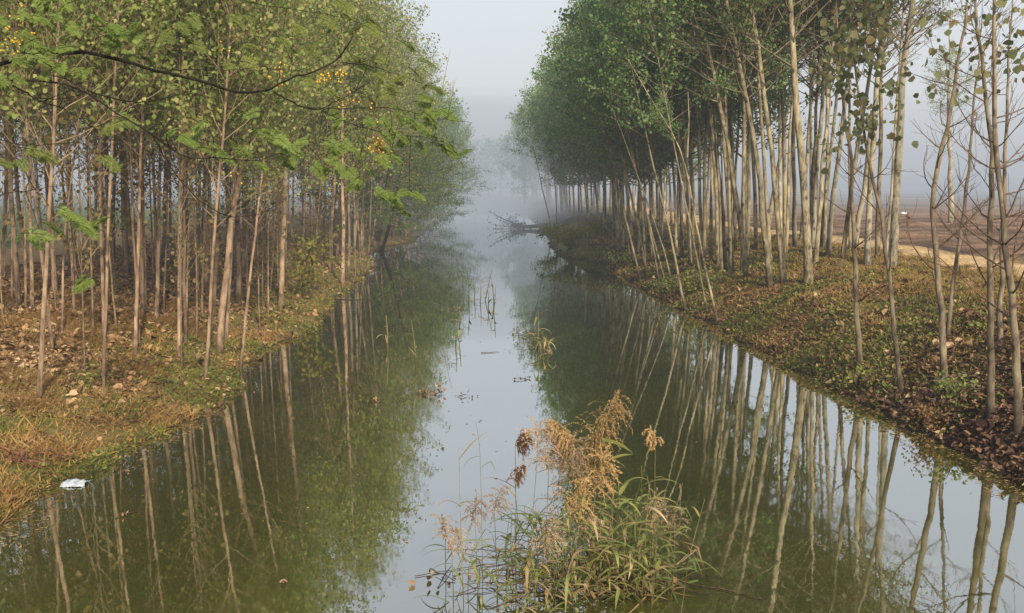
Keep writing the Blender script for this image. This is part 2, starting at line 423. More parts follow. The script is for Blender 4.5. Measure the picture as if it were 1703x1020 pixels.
    ca.data.foreach_set("color", rgba.reshape(-1))
    tag(o, "earth banks and fields on both sides of the canal", "ground", kind="structure")


build_ground()


def build_water():
    ys = np.unique(np.concatenate([np.arange(-12, 60, 2.0), np.geomspace(60, 215, 20)]))
    mb = MB()
    v = []; q = []
    for i, y in enumerate(ys):
        a = float(np.min(np.interp([y - 2, y, y + 2], SL_Y, SL_X))) - 0.7; b = float(np.max(np.interp([y - 2, y, y + 2], SR_Y, SR_X))) + 0.7
        v += [(a, y, 0.0), (max(a + 0.1, b), y, 0.0)]
        if i: q.append((2 * i - 2, 2 * i - 1, 2 * i + 1, 2 * i))
    mb.add(v, q)
    m, nt, out = new_mat("canal_water")
    geo = N(nt, "ShaderNodeNewGeometry")
    # murky green body
    no = N(nt, "ShaderNodeTexNoise"); no.inputs["Scale"].default_value = 0.35; no.inputs["Detail"].default_value = 4
    nt.links.new(geo.outputs["Position"], no.inputs["Vector"])
    rp = ramp(nt, [(0.3, (0.060, 0.062, 0.008)), (0.7, (0.094, 0.094, 0.011))])
    nt.links.new(no.outputs["Fac"], rp.inputs[0])
    df = N(nt, "ShaderNodeBsdfDiffuse"); nt.links.new(rp.outputs[0], df.inputs["Color"])
    gl = N(nt, "ShaderNodeBsdfGlossy"); gl.inputs["Roughness"].default_value = 0.02
    gl.inputs["Color"].default_value = (0.82, 0.84, 0.87, 1)
    # faint ripples
    mp = N(nt, "ShaderNodeMapping"); mp.inputs["Scale"].default_value = (1.0, 0.55, 1)
    nt.links.new(geo.outputs["Position"], mp.inputs["Vector"])
    n1 = N(nt, "ShaderNodeTexNoise"); n1.inputs["Scale"].default_value = 5.5; n1.inputs["Detail"].default_value = 3
    n2 = N(nt, "ShaderNodeTexNoise"); n2.inputs["Scale"].default_value = 0.9; n2.inputs["Detail"].default_value = 2
    nt.links.new(mp.outputs[0], n1.inputs["Vector"]); nt.links.new(mp.outputs[0], n2.inputs["Vector"])
    ad = N(nt, "ShaderNodeMath", operation="MULTIPLY_ADD"); ad.inputs[1].default_value = 2.6
    nt.links.new(n2.outputs["Fac"], ad.inputs[0]); nt.links.new(n1.outputs["Fac"], ad.inputs[2])
    bp = N(nt, "ShaderNodeBump"); bp.inputs["Strength"].default_value = 0.010; bp.inputs["Distance"].default_value = 0.05
    nt.links.new(ad.outputs[0], bp.inputs["Height"]); nt.links.new(bp.outputs[0], gl.inputs["Normal"])
    # patches of dull surface film
    n3 = N(nt, "ShaderNodeTexNoise"); n3.inputs["Scale"].default_value = 0.8; n3.inputs["Detail"].default_value = 6; n3.inputs["Roughness"].default_value = 0.6
    nt.links.new(mp.outputs[0], n3.inputs["Vector"])
    rg = N(nt, "ShaderNodeMapRange"); rg.inputs["From Min"].default_value = 0.42; rg.inputs["From Max"].default_value = 0.68; rg.inputs["To Min"].default_value = 0.008; rg.inputs["To Max"].default_value = 0.042
    nt.links.new(n3.outputs["Fac"], rg.inputs["Value"]); nt.links.new(rg.outputs[0], gl.inputs["Roughness"])
    lw = N(nt, "ShaderNodeLayerWeight"); lw.inputs["Blend"].default_value = 0.5
    mr = N(nt, "ShaderNodeMapRange"); mr.inputs["From Min"].default_value = 0.5; mr.inputs["From Max"].default_value = 0.96
    mr.inputs["To Min"].default_value = 0.46; mr.inputs["To Max"].default_value = 0.92
    nt.links.new(lw.outputs["Facing"], mr.inputs["Value"])
    mx = N(nt, "ShaderNodeMixShader")
    nt.links.new(mr.outputs[0], mx.inputs[0]); nt.links.new(df.outputs[0], mx.inputs[1]); nt.links.new(gl.outputs[0], mx.inputs[2])
    nt.links.new(mx.outputs[0], out.inputs["Surface"])
    o = mb.build("water", m)
    tag(o, "still olive green canal water reflecting the trees", "water", kind="structure")


build_water()

# ------------------------------------------------------------------ haze, sky and sun
FOG = 0.0016
FOG_GLOW = (0.47, 0.50, 0.535)


def build_sky():
    rings, seg = 16, 48
    v = []; q = []; t = []
    for i in range(1, rings):
        th = PI * i / rings
        for j in range(seg):
            a = 2 * PI * j / seg
            v.append((750 * math.sin(th) * math.cos(a), 60 + 750 * math.sin(th) * math.sin(a), -1 + 27 * math.cos(th)))
    for i in range(rings - 2):
        for j in range(seg):
            q.append((i * seg + j, i * seg + (j + 1) % seg, (i + 1) * seg + (j + 1) % seg, (i + 1) * seg + j)[::-1])
    v += [(0, 60, 26), (0, 60, -28)]
    a, b = len(v) - 2, len(v) - 1
    for j in range(seg):
        t.append((a, j, (j + 1) % seg)); t.append((b, (rings - 2) * seg + (j + 1) % seg, (rings - 2) * seg + j))
    mb = MB(); mb.add(v, q, t)
    m, nt, out = new_mat("morning_haze_glow")
    ab = N(nt, "ShaderNodeVolumeAbsorption"); ab.inputs["Color"].default_value = (0, 0, 0, 1); ab.inputs["Density"].default_value = FOG
    em = N(nt, "ShaderNodeEmission"); em.inputs["Color"].default_value = (*FOG_GLOW, 1); em.inputs["Strength"].default_value = FOG  # haze glows by itself in place of scattered daylight
    ad = N(nt, "ShaderNodeAddShader")
    nt.links.new(ab.outputs[0], ad.inputs[0]); nt.links.new(em.outputs[0], ad.inputs[1])
    nt.links.new(ad.outputs[0], out.inputs["Volume"])
    o = mb.build("sky", m)
    tag(o, "pale hazy morning sky", "sky", kind="structure")


build_sky()


def build_mist():
    """denser mist lying over the far end of the canal and the fields: nested shells, thickest low over the water"""
    labs = ["bluish mist filling the far end of the canal between the trees", "wider bluish mist round the far end of the canal", "thin outer mist over the canal and its far tree rows", "lowest layer of grey mist lying over the distant fields", "middle layer of grey mist over the distant fields and trees", "highest thin layer of mist above the distant trees"]
    for s, (ax, ay, az, D, c) in enumerate([(5.5, 44.0, 5.5, 0.0075, (0.38, 0.42, 0.455)), (10.0, 50.0, 9.5, 0.0065, (0.385, 0.425, 0.46)), (18.0, 56.0, 14.0, 0.0065, (0.40, 0.44, 0.475)), (170.0, 112.0, 7.0, 0.0065, (0.35, 0.39, 0.43)), (185.0, 120.0, 12.0, 0.0046, (0.43, 0.465, 0.505)), (200.0, 128.0, 19.0, 0.0034, (0.53, 0.56, 0.60))]):
        rings, seg = 14, 40
        v = []; q = []; t = []
        cx, cy, cz = 0.0, (182.0 if s > 2 else 116.0), -1.0 - 0.2 * s
        for i in range(1, rings):
            th = PI * i / rings
            for j in range(seg):
                a = 2 * PI * (j + 0.3 * s) / seg
                v.append((cx + ax * math.sin(th) * math.cos(a), cy + ay * math.sin(th) * math.sin(a), cz + az * math.cos(th)))
        for i in range(rings - 2):
            for j in range(seg):
                q.append((i * seg + j, i * seg + (j + 1) % seg, (i + 1) * seg + (j + 1) % seg, (i + 1) * seg + j)[::-1])
        v += [(cx, cy, cz + az), (cx, cy, cz - az)]
        a, b = len(v) - 2, len(v) - 1
        for j in range(seg):
            t.append((a, j, (j + 1) % seg)); t.append((b, (rings - 2) * seg + (j + 1) % seg, (rings - 2) * seg + j))
        mb = MB(); mb.add(v, q, t)
        m, nt, out = new_mat("low_mist_glow")
        ab = N(nt, "ShaderNodeVolumeAbsorption"); ab.inputs["Color"].default_value = (0, 0, 0, 1); ab.inputs["Density"].default_value = D
        em = N(nt, "ShaderNodeEmission"); em.inputs["Color"].default_value = (*c, 1); em.inputs["Strength"].default_value = D  # emission stands in for daylight scattered by the mist
        ad = N(nt, "ShaderNodeAddShader")
        nt.links.new(ab.outputs[0], ad.inputs[0]); nt.links.new(em.outputs[0], ad.inputs[1])
        nt.links.new(ad.outputs[0], out.inputs["Volume"])
        tag(mb.build("mist", m), labs[s], "mist", kind="stuff")


build_mist()
w = bpy.data.worlds.new("World")
S.world = w
w.use_nodes = True
nt = w.node_tree
nt.nodes.clear()
wo = N(nt, "ShaderNodeOutputWorld"); bg = N(nt, "ShaderNodeBackground"); sk = N(nt, "ShaderNodeTexSky")
sk.sky_type = "NISHITA"; sk.sun_disc = False
SUN = Vector((0.27, -0.88, 0.46)).normalized()
sk.sun_elevation = math.asin(SUN.z)
sk.sun_rotation = math.atan2(SUN.x, SUN.y)
sk.dust_density = 5.0; sk.air_density = 1.2
bg.inputs["Strength"].default_value = 0.15
vm = N(nt, "ShaderNodeMixRGB"); vm.inputs[0].default_value = 0.72; vm.inputs[2].default_value = (6.3, 6.5, 6.85, 1)   # high thin cloud veils the blue
nt.links.new(sk.outputs[0], vm.inputs[1]); nt.links.new(vm.outputs[0], bg.inputs["Color"]); nt.links.new(bg.outputs[0], wo.inputs["Surface"])
sl = bpy.data.lights.new("sun", "SUN")
sl.energy = 5.0; sl.angle = math.radians(2.5); sl.color = (1.0, 0.89, 0.71)
so = bpy.data.objects.new("sun", sl); COL.objects.link(so)
so.rotation_euler = SUN.to_track_quat("Z", "Y").to_euler()

# ------------------------------------------------------------------ crowns (shared meshes)
def rand_dirs(n, r=rng):
    d = r.normal(size=(n, 3)); return d / np.linalg.norm(d, axis=1)[:, None]


def make_crown(name, seed, length, radius, n_prim, n_leaf, leaf, mats, angle=50, low_bare=0.0, twig_r=0.012, twigs=3, bottom_taper=0.5, shape="poplar", spread=0.135):
    """branches and leaves around an axis from z=0 (crown base) to z=length"""
    r = np.random.default_rng(seed)
    mb = MB()
    segs = []
    for i in range(n_prim):
        u = (i + r.random()) / n_prim
        z0 = u * length * 0.93
        az = i * 2.4 + r.normal() * 0.5
        prof = math.sin(PI * min(1, (u * 0.80 + bottom_taper * 0.45))) if shape == "poplar" else math.sqrt(max(0.04, 1 - (2 * u - 0.9) ** 2))
        L = radius * (0.45 + 0.75 * prof) * (0.75 + 0.5 * r.random()) * 1.25
        el = math.radians(90 - angle + r.normal() * 10)
        p = np.array([0, 0, z0]); pts = [p.copy()]
        d = np.array([math.cos(az) * math.cos(el), math.sin(az) * math.cos(el), math.sin(el)])
        nseg = 6
        for s in range(nseg):
            d = d + r.normal(size=3) * 0.10 + np.array([0, 0, 0.055]); d /= np.linalg.norm(d)
            p = p + d * L / nseg; pts.append(p.copy())
        pts = np.array(pts)
        rad = np.linspace(twig_r * (0.8 + 0.8 * (1 - u)), twig_r * 0.22, nseg + 1)
        mb.tube(pts, rad, 4, 0, cap=False)
        segs.append((pts, u, L))
        for k in range(twigs):
            tt = 0.25 + 0.7 * r.random()
            f = tt * nseg; a = int(min(f, nseg - 1)); q0 = pts[a] + (pts[a + 1] - pts[a]) * (f - a)
            dd = (pts[a + 1] - pts[a]); dd /= np.linalg.norm(dd)
            dd = dd + rand_dirs(1, r)[0] * 0.75; dd /= np.linalg.norm(dd)
            l2 = L * (0.22 + 0.3 * r.random())
            tp = [q0]
            for s in range(3):
                dd = dd + r.normal(size=3) * 0.12 + np.array([0, 0, 0.05]); dd /= np.linalg.norm(dd)
                tp.append(tp[-1] + dd * l2 / 3)
            tp = np.array(tp)
            mb.tube(tp, np.linspace(twig_r * 0.4, twig_r * 0.18, 4), 3, 0, cap=False)
            segs.append((tp, u, l2))
    # leaves
    wts = np.array([s[2] * (0.0 if s[1] < low_bare else 1.0) + 1e-4 for s in segs]); wts /= wts.sum()
    pick = r.choice(len(segs), size=n_leaf, p=wts)
    C = np.zeros((n_leaf, 3))
    T = 0.18 + 0.82 * np.sqrt(r.random(n_leaf))
    T = np.where(r.random(n_leaf) < 0.6, np.round(T * 5) / 5, T)
    for s_i, (pts, u, L) in enumerate(segs):
        idx = np.where(pick == s_i)[0]
        if not len(idx): continue
        ns = len(pts) - 1
        f = np.clip(T[idx], 0, 0.9999) * ns; a = f.astype(int)
        C[idx] = pts[a] + (pts[a + 1] - pts[a]) * (f - a)[:, None]
    C += r.normal(size=(n_leaf, 3)) * spread * np.array([1, 1, 0.8])
    D = rand_dirs(n_leaf, r); D[:, 2] -= 0.45
    Nn = rand_dirs(n_leaf, r); Nn[:, 2] += 0.5
    ls = leaf * (0.45 + 1.0 * r.random(n_leaf) ** 1.3)
    mb.leaves(C, D, Nn, ls, ls * r.uniform(0.62, 1.0, n_leaf), 1)
    return mb.mesh(name, mats)


RM = [M["twig_right"], M["leaf_green"]]
LM = [M["twig_left"], M["leaf_olive"]]
CR = [make_crown("crown", 100 + i, 10.0, 1.75, 40, 5000, 0.115, RM, angle=62, twig_r=0.018, twigs=4, low_bare=0.03) for i in range(4)]
CL = [make_crown("crown", 200 + i, 9.0, 1.6, 50, 4700, 0.084, LM, angle=46, twig_r=0.0085, twigs=8, low_bare=0.07) for i in range(4)]
CTH = [make_crown("crown", 600 + i, 9.5, 1.8, 50, 5200, 0.10, [M["twig_right"], M["leaf_mixed"]], angle=58, twig_r=0.018, twigs=8, low_bare=0.16) for i in range(3)]
CLOW = [make_crown("crown", 300 + i, 8.5, 2.6, 44, 9500, 0.10, [M["twig_left"], M["leaf_lush"]], angle=84, twig_r=0.018, twigs=4, shape="bush") for i in range(3)]
CFAR = [make_crown("crown", 400 + i, 10.0, 1.9, 30, 2600, 0.20, RM, angle=62, twig_r=0.03, twigs=2, spread=0.3) for i in range(3)]
CPOLE = [make_crown("crown", 500 + i, 5.0, 1.5, 22, 1900, 0.10, RM, angle=45, twig_r=0.011, twigs=3) for i in range(2)]


CWHIP = [make_crown("crown", 700 + i, 4.2, 0.7, 24, 420, 0.075, [M["twig_left"], M["leaf_whip"]], angle=34, twig_r=0.0055, twigs=5) for i in range(4)]


def trunk_mesh(path, r0, r1, seed, sides=9):
    """path: local points, last one the tip"""
    r = np.random.default_rng(seed)
    P = np.array([tuple(p) for p in path], float)
    # resample
    seg = np.r_[0, np.cumsum(np.linalg.norm(np.diff(P, axis=0), axis=1))]
    n = 15
    s = np.linspace(0, seg[-1], n)
    Q = np.stack([np.interp(s, seg, P[:, k]) for k in range(3)], axis=1)
    for _ in range(2):
        Q[1:-1] = 0.5 * Q[1:-1] + 0.25 * (Q[:-2] + Q[2:])
    wob = r.normal(size=(n, 3)) * r0 * 0.22; wob[0] = 0; wob[:, 2] = 0
    Q += wob
    t = s / seg[-1]
    rad = r0 + (r1 - r0) * t
    rad[0] *= 1.16; rad[1] *= 1.02
    mb = MB(); mb.tube(Q, rad, sides, 0)
    return mb


def tree(name, base, pts, height, r0, crown, crown_base, bark, label, cat, group, seed, crown_scale=1.0, r1=None, rough_dir=None):
    """a tree standing at base; pts are further points the stem runs through, crown_base is a height"""
    root = empty(name, base)
    tag(root, label, cat, group)
    b = Vector(base)
    loc = [Vector((0, 0, -0.12))] + [Vector(p) - b for p in pts]
    d = (loc[-1] - loc[-2]).normalized()
    d = (d + Vector((0, 0, 0.10))).normalized()
    if loc[-1].z < height:
        loc.append(loc[-1] + d * ((height - loc[-1].z) / max(0.3, d.z)))
    tm = trunk_mesh(loc, r0, r1 if r1 is not None else max(0.006, r0 * 0.16), seed)
    tm.build("trunk", bark, root, smooth=True)
    if crown is not None:
        k = next((i for i in range(len(loc) - 1) if loc[i + 1].z >= crown_base), len(loc) - 2)
        a, c = loc[k], loc[k + 1]
        f = (crown_base - a.z) / max(1e-3, c.z - a.z)
        p = a + (c - a) * f
        co = bpy.data.objects.new("crown", crown)
        COL.objects.link(co); co.parent = root
        co.location = p
        rr = random.Random(seed)
        co.rotation_mode = "QUATERNION"
        co.rotation_quaternion = d.to_track_quat("Z", "Y") @ Matrix.Rotation(rr.random() * 6.28, 3, "Z").to_quaternion()
        co.scale = (crown_scale,) * 3
    return root


def measured(name, px, w_px, height, crown, crown_base, bark, label, cat, group, seed, crown_scale=1.0, shift=0.0, r1=None):
    """a tree whose foot and stem were read off the photograph, rebuilt at its real place on the bank"""
    b = on_ground(*px[0])
    b.z = gz(b.x, b.y)
    pts = [at(x, y, b.y + shift * (i + 1)) for i, (x, y) in enumerate(px[1:])]
    dist = (b - CAM).length
    r0 = 0.37 * w_px / F * dist
    return tree(name, b, pts, height, r0, crown, crown_base, bark, label, cat, group, seed, crown_scale, r1)


GL = "slender poplars on the left bank"
GR = "tall poplars on the right bank"
GP = "thin poles leaning over the water"
left_trees = [
    ([(63, 672), (77, 430), (84, 316)], 10, "thin poplar lowest on the grassy left bank, its foot in green grass by the waterline"),
    ([(174, 574), (169, 430), (167, 300)], 8, "thin straight poplar rising alone where green grass meets the leaf litter"),
    ([(225, 590), (227, 450), (234, 300)], 8, "slim pale poplar standing just in front of a thicker twin stem"),
    ([(237, 531), (235, 430), (234, 340)], 10, "thicker poplar stem half hidden behind the slim pale one"),
    ([(298, 598), (298, 450), (301, 300)], 10, "front stem of the close pair of straight poplars on tan leaf litter"),
    ([(308, 576), (305, 450), (307, 300)], 8, "rear stem of the close pair of straight poplars on tan leaf litter"),
    ([(102, 555), (106, 378), (116, 312)], 5, "very thin sapling ending in green grass tuft on the left bank"),
    ([(53, 514), (52, 400), (51, 308)], 8, "upright poplar on brown litter behind the lowest bank tree"),
    ([(124, 523), (118, 420), (115, 359)], 6, "thin poplar behind the thin sapling with the grass tuft"),
    ([(20, 500), (20, 400), (20, 316)], 5, "thin stem close to the left edge of the photo"),
    ([(259, 535), (263, 420), (267, 300)], 9, "straight poplar midway between the pale twin stems and the close pair"),
    ([(272, 527), (277, 400), (278, 359)], 4, "whip thin stem beside the straight poplar before the close pair"),
    ([(340, 631), (353, 444), (365, 300)], 8, "slim poplar leaning over the leafy bank edge left of the thickest trunk"),
    ([(364, 583), (377, 403), (396, 307)], 15, "thickest trunk of the left bank, pinkish bark, leaning right at the inlet"),
    ([(374, 571), (385, 420), (389, 351)], 8, "thin stem tucked against the right side of the thickest left trunk"),
    ([(396, 509), (396, 430), (396, 369)], 12, "sturdy poplar just behind the thickest left trunk"),
    ([(398, 614), (411, 506), (435, 300)], 7, "bare pale pole growing out of the water at the left inlet"),
    ([(466, 509), (471, 400), (475, 300)], 12, "sturdy poplar on the leafy point behind the yellow green shrub"),
    ([(326, 568), (329, 437), (322, 351)], 5, "crooked thin sapling between the close pair and the leaning slim poplar"),
    ([(355, 509), (360, 420), (362, 351)], 9, "poplar behind the leaning slim one, foot in shaded litter"),
    ([(446, 523), (446, 460), (446, 403)], 4, "very thin upright sapling left of the yellow green shrub"),
    ([(4, 465), (7, 380), (10, 308)], 8, "poplar half cut off at the left edge of the photo"),
    ([(147, 476), (147, 380), (147, 300)], 6, "thin dark stem behind the straight lone poplar"),
    ([(188, 432), (188, 360), (190, 300)], 8, "pinkish trunk far back beside the green field, seen against the haze"),
    ([(214, 457), (211, 380), (207, 300)], 7, "grey trunk far back just left of the pale twin stems"),
    ([(125, 440), (121, 370), (115, 300)], 8, "dark broad trunk in the back row against the pale haze"),
    ([(570, 475), (570, 400), (570, 303)], 9, "reddish trunk at the waterline, first of the dark row past the shrub"),
    ([(579, 468), (580, 380), (580, 303)], 7, "trunk second in the dark waterline row past the shrub"),
    ([(590, 467), (590, 380), (588, 303)], 6, "trunk third in the dark waterline row past the shrub"),
    ([(601, 463), (597, 390), (593, 320)], 4, "thin stem fourth in the dark waterline row past the shrub"),
    ([(610, 461), (615, 390), (617, 340)], 5, "thin stem leaning right at the end of the dark waterline row"),
]
sd = 1000
for i, (px, wp, lab) in enumerate(left_trees):
    sd += 1
    thin = wp <= 5
    hgt = 8.0 + 0.25 * wp + random.uniform(-0.6, 0.8)
    bare = "pole" in lab
    measured("slender_poplar", px, wp, hgt if not bare else 7.5, (CL[i % 4]), 2.5 if not thin else 3.6, M["bark_sapling"] if "waterline row" in lab or "far back" in lab else M["bark_left"], lab, "tree", GL, sd, crown_scale=(0.85 if not thin else 0.55) * (0.55 if bare else 1))

right_trees = [
    ([(1242, 462), (1222, 293), (1193, 160)], 11, "grey poplar leaning left, nearest left neighbour of the two parallel leaning trunks"),
    ([(1282, 480), (1263, 293), (1245, 177), (1228, 100)], 13, "left one of two parallel grey trunks leaning over the bank"),
    ([(1305, 473), (1285, 260), (1273, 160), (1250, 10)], 13, "right one of two parallel grey trunks leaning over the bank"),
    ([(1345, 475), (1335, 293), (1325, 160), (1313, 0)], 19, "thickest grey trunk of the right bank, standing at its top edge"),
    ([(1208, 450), (1197, 293), (1178, 167)], 10, "grey poplar leaning left behind the thin forked pole"),
    ([(1218, 453), (1210, 293), (1200, 180)], 10, "grey poplar almost touching its left neighbour behind the forked pole"),
    ([(1235, 453), (1238, 193), (1238, 120)], 10, "upright grey trunk beside the grey poplar leaning left"),
    ([(1275, 393), (1297, 260), (1310, 177)], 10, "pale trunk leaning right behind the two parallel leaning trunks"),
    ([(1308, 405), (1317, 243), (1322, 150)], 8, "thin trunk seen between the parallel pair and the thickest trunk"),
    ([(1323, 412), (1320, 330), (1319, 243)], 10, "pale upright trunk close behind the left side of the thickest trunk"),
    ([(1350, 417), (1363, 227), (1368, 160)], 11, "pale trunk leaning right just right of the thickest trunk"),
    ([(1363, 415), (1380, 277), (1390, 177)], 8, "thin trunk leaning right, second to the right of the thickest trunk"),
    ([(1377, 427), (1390, 277), (1407, 160)], 11, "pale trunk with the leafy sprig at its foot"),
    ([(1400, 435), (1417, 293), (1440, 160)], 10, "trunk leaning right at the edge of the straw strip"),
    ([(1422, 410), (1443, 260), (1462, 140)], 12, "slanting pale trunk behind the nearest bare sapling on the slope"),
    ([(1443, 445), (1447, 293), (1460, 140), (1468, 10)], 14, "upright pale trunk right of the slanting one"),
    ([(1483, 443), (1487, 354), (1493, 265), (1503, 103), (1518, 6)], 18, "broad pale trunk at the end of the plantation beside the straw strip"),
    ([(1473, 443), (1480, 354), (1486, 265)], 6, "thin dark trunk pressed against the left of the broad pale one"),
    ([(1582, 370), (1580, 260), (1579, 59)], 12, "whitish trunk standing alone in the ploughed field"),
    ([(1167, 428), (1165, 330), (1163, 250)], 8, "grey trunk behind the thin forked pole, first of the dense back rows"),
    ([(1172, 430), (1172, 330), (1174, 250)], 9, "grey trunk behind the thin forked pole, second of the dense back rows"),
    ([(1183, 436), (1184, 330), (1184, 250)], 8, "grey trunk behind the thin forked pole, third of the dense back rows"),
    ([(1195, 440), (1192, 330), (1186, 250)], 9, "grey trunk behind the thin forked pole, fourth of the dense back rows"),
    ([(1135, 427), (1133, 340), (1130, 280)], 8, "tan trunk seen through the leaning poles, right of a matching one"),
    ([(1126, 425), (1124, 340), (1120, 280)], 7, "tan trunk seen through the leaning poles, left of a matching one"),
    ([(1035, 400), (1034, 350), (1032, 310)], 7, "brown trunk in the misty row above the rusty litter, nearest of three"),
    ([(1022, 394), (1021, 350), (1019, 310)], 6, "brown trunk in the misty row above the rusty litter, middle of three"),
    ([(1007, 390), (1006, 350), (1006, 310)], 6, "brown trunk in the misty row above the rusty litter, farthest of three"),
]
for i, (px, wp, lab) in enumerate(right_trees):
    sd += 1
    lone = "alone" in lab
    hgt = 13.0 + random.uniform(-0.8, 1.2)
    cs = 0.95 if wp > 7 else 0.8
    measured("poplar_tree", px, wp, hgt, CR[i % 4] if px[0][0] < 1225 else CTH[i % 3], 4.6 if px[0][0] < 1300 else 5.3, M["bark_pale"] if (lone or "pale" in lab) else M["bark_right"], lab, "tree", GR, sd,
             crown_scale=cs * (0.55 if lone else (0.85 if px[0][0] > 1390 else 0.95)), r1=0.02)

poles = [
    ([(1195, 535), (1168, 420), (1146, 315), (1142, 256), (1120, 222), (1078, 160), (1045, 99)], 6, "forked pale pole nearest on the right bank, bent left over the canal"),
    ([(1178, 518), (1153, 397), (1128, 278)], 5, "thin pole standing just left of the forked pale pole"),
    ([(1142, 516), (1112, 375), (1099, 328), (1085, 270)], 6, "thin pole leaning left with its foot in the yellowish shrub"),
    ([(1120, 475), (1098, 390), (1074, 331)], 4, "thin leaning pole behind the yellowish shrub, right of the fan"),
    ([(1106, 462), (1090, 410), (1074, 350)], 4, "thin leaning pole second from right in the fan behind the shrub"),
    ([(1096, 461), (1085, 400), (1071, 343)], 5, "thin leaning pole third from right in the fan behind the shrub"),
    ([(1077, 460), (1064, 390), (1051, 331)], 6, "thin leaning pole fourth from right in the fan behind the shrub"),
    ([(1067, 467), (1050, 400), (1030, 325)], 5, "thin leaning pole fifth from right, slanting most, in the fan behind the shrub"),
    ([(1051, 435), (1046, 410), (1040, 380)], 3, "last and thinnest leaning pole of the fan behind the shrub"),
    ([(919, 388), (914, 365), (908, 340)], 3, "whitish leaning pole on the misty green point"),
    ([(926, 387), (926, 350), (924, 318)], 3, "whitish upright pole on the misty green point"),
]
for i, (px, wp, lab) in enumerate(poles):
    sd += 1
    t = measured("leaning_pole_tree", px, wp, 8.2 if i else 5.2, CPOLE[i % 2], 4.4, M["bark_right"], lab, "tree", GP, sd, crown_scale=0.8 if i else 0.25, r1=0.008)
    if i == 0:      # second fork of the nearest pole
        mb = MB()
        b = t.location
        pts = [at(1143, 262, b.y) - b, at(1146, 198, b.y) - b, at(1144, 150, b.y) - b]
        mb.tube(pts, [0.025, 0.016, 0.006], 6, 0)
        mb.build("fork", M["bark_right"], t, smooth=True)

# further rows, too misty and crowded to tell apart
def rows(side, xs, y0, y1, step, name, crowns, bark, label, group, hgt, cbase, r0, cscale, lean):
    global sd
    for xi, x in enumerate(xs):
        y = y0 + random.random() * step
        while y < y1:
            sd += 1
            rr = random.Random(sd)
            px = x + rr.uniform(-0.45, 0.45); py = y + rr.uniform(-0.4, 0.4)
            sx = float(shore_r(np.array([py]))[0]) if side > 0 else float(shore_l(np.array([py]))[0])
            if side > 0: px = max(px, sx + 0.5)
            else: px = min(px, sx - 0.4)
            b = Vector((px, py, gz(px, py)))
            ln = lean if xi == 0 else lean * 0.35
            top = b + Vector((-side * (ln + rr.uniform(-0.3, 0.35)), rr.uniform(-0.35, 0.35), 5.0))
            mid = b + (top - b) * 0.5 + Vector((side * 0.10 * ln, 0, 0))
            tree(name, b, [mid, top], hgt * rr.uniform(0.9, 1.1), r0 * rr.uniform(0.75, 1.2), rr.choice(crowns), cbase * rr.uniform(0.9, 1.12), bark, label, "tree", group, sd, cscale * rr.uniform(0.85, 1.12))
            y += step * rr.uniform(0.8, 1.2)


G1 = "crowded poplar rows further along the right bank"
G2 = "crowded slender poplar rows further along the left bank"
G3 = "misty far trees of the right bank"
G4 = "misty far trees of the left bank"
LABM = "poplar in the crowded green rows along the middle of the right bank"
rows(1, [5.9, 7.8, 10.0], 34, 47, 1.7, "poplar_tree", CR, M["bark_mid_lit"], LABM, G1, 13.5, 2.9, 0.055, 0.84, 0.35)
rows(1, [6.2, 8.0, 10.0], 47, 78, 2.1, "poplar_tree", CR, M["bark_mid_lit"], LABM, G1, 13.5, 1.9, 0.062, 0.98, 0.3)
rows(1, [9.2, 11.0], 26, 37, 2.0, "poplar_tree", CTH, M["bark_right"], "grey poplar in the back rows behind the thick trunks of the right bank", "back rows behind the thick trunks of the right bank", 13.0, 4.8, 0.066, 0.85, 0.0)
rows(1, [7.0, 8.3], 26.5, 35, 1.5, "poplar_tree", CR, M["bark_right"], "grey poplar in the back rows behind the thick trunks of the right bank", "back rows behind the thick trunks of the right bank", 13.0, 4.6, 0.052, 0.72, 0.45)
rows(1, [6.4, 9.0], 78, 140, 3.6, "poplar_tree", CFAR, M["bark_right"], "faint poplar in the misty distance of the right bank", G3, 13.5, 3.0, 0.11, 0.88, 0.3)
rows(-1, [-9.6, -11.8, -14.0], 17, 32, 2.3, "slender_poplar", CL, M["bark_left"], "slender poplar deep among the crowded stems of the left plantation", "crowded stems inside the left plantation", 10.5, 2.5, 0.055, 0.9, 0.1)
rows(-1, [-5.6, -6.9, -8.7, -11.2], 15.5, 34, 2.4, "whip_sapling", CWHIP, M["twig_left"], "thin straw coloured whip with bare twigs among the left poplars", "thin whips growing among the left poplars", 5.2, 1.1, 0.017, 1.0, 0.3)
rows(-1, [-6.2, -7.6, -9.1, -10.7], 15.5, 33, 2.4, "slender_poplar", CL, M["bark_left"], "slender poplar deep among the crowded stems of the left plantation", "crowded stems inside the left plantation", 10.5, 3.4, 0.027, 0.62, 0.25)
rows(-1, [-7.4], 25, 34, 2.2, "slender_poplar", CL, M["bark_left"], "slender poplar deep among the crowded stems of the left plantation", "crowded stems inside the left plantation", 10.5, 2.4, 0.05, 0.95, 0.3)
rows(-1, [-5.9, -8.2, -10.4, -12.6], 32, 78, 2.5, "slender_poplar", CL, M["bark_left"], "slender poplar in the crowded rows along the middle of the left bank", G2, 11.8, 2.2, 0.06, 1.08, 0.5)
rows(-1, [-5.6, -8.2], 78, 140, 4.0, "slender_poplar", CFAR, M["bark_left"], "faint poplar in the misty distance of the left bank", G4, 12.5, 2.4, 0.08, 0.9, 0.8)
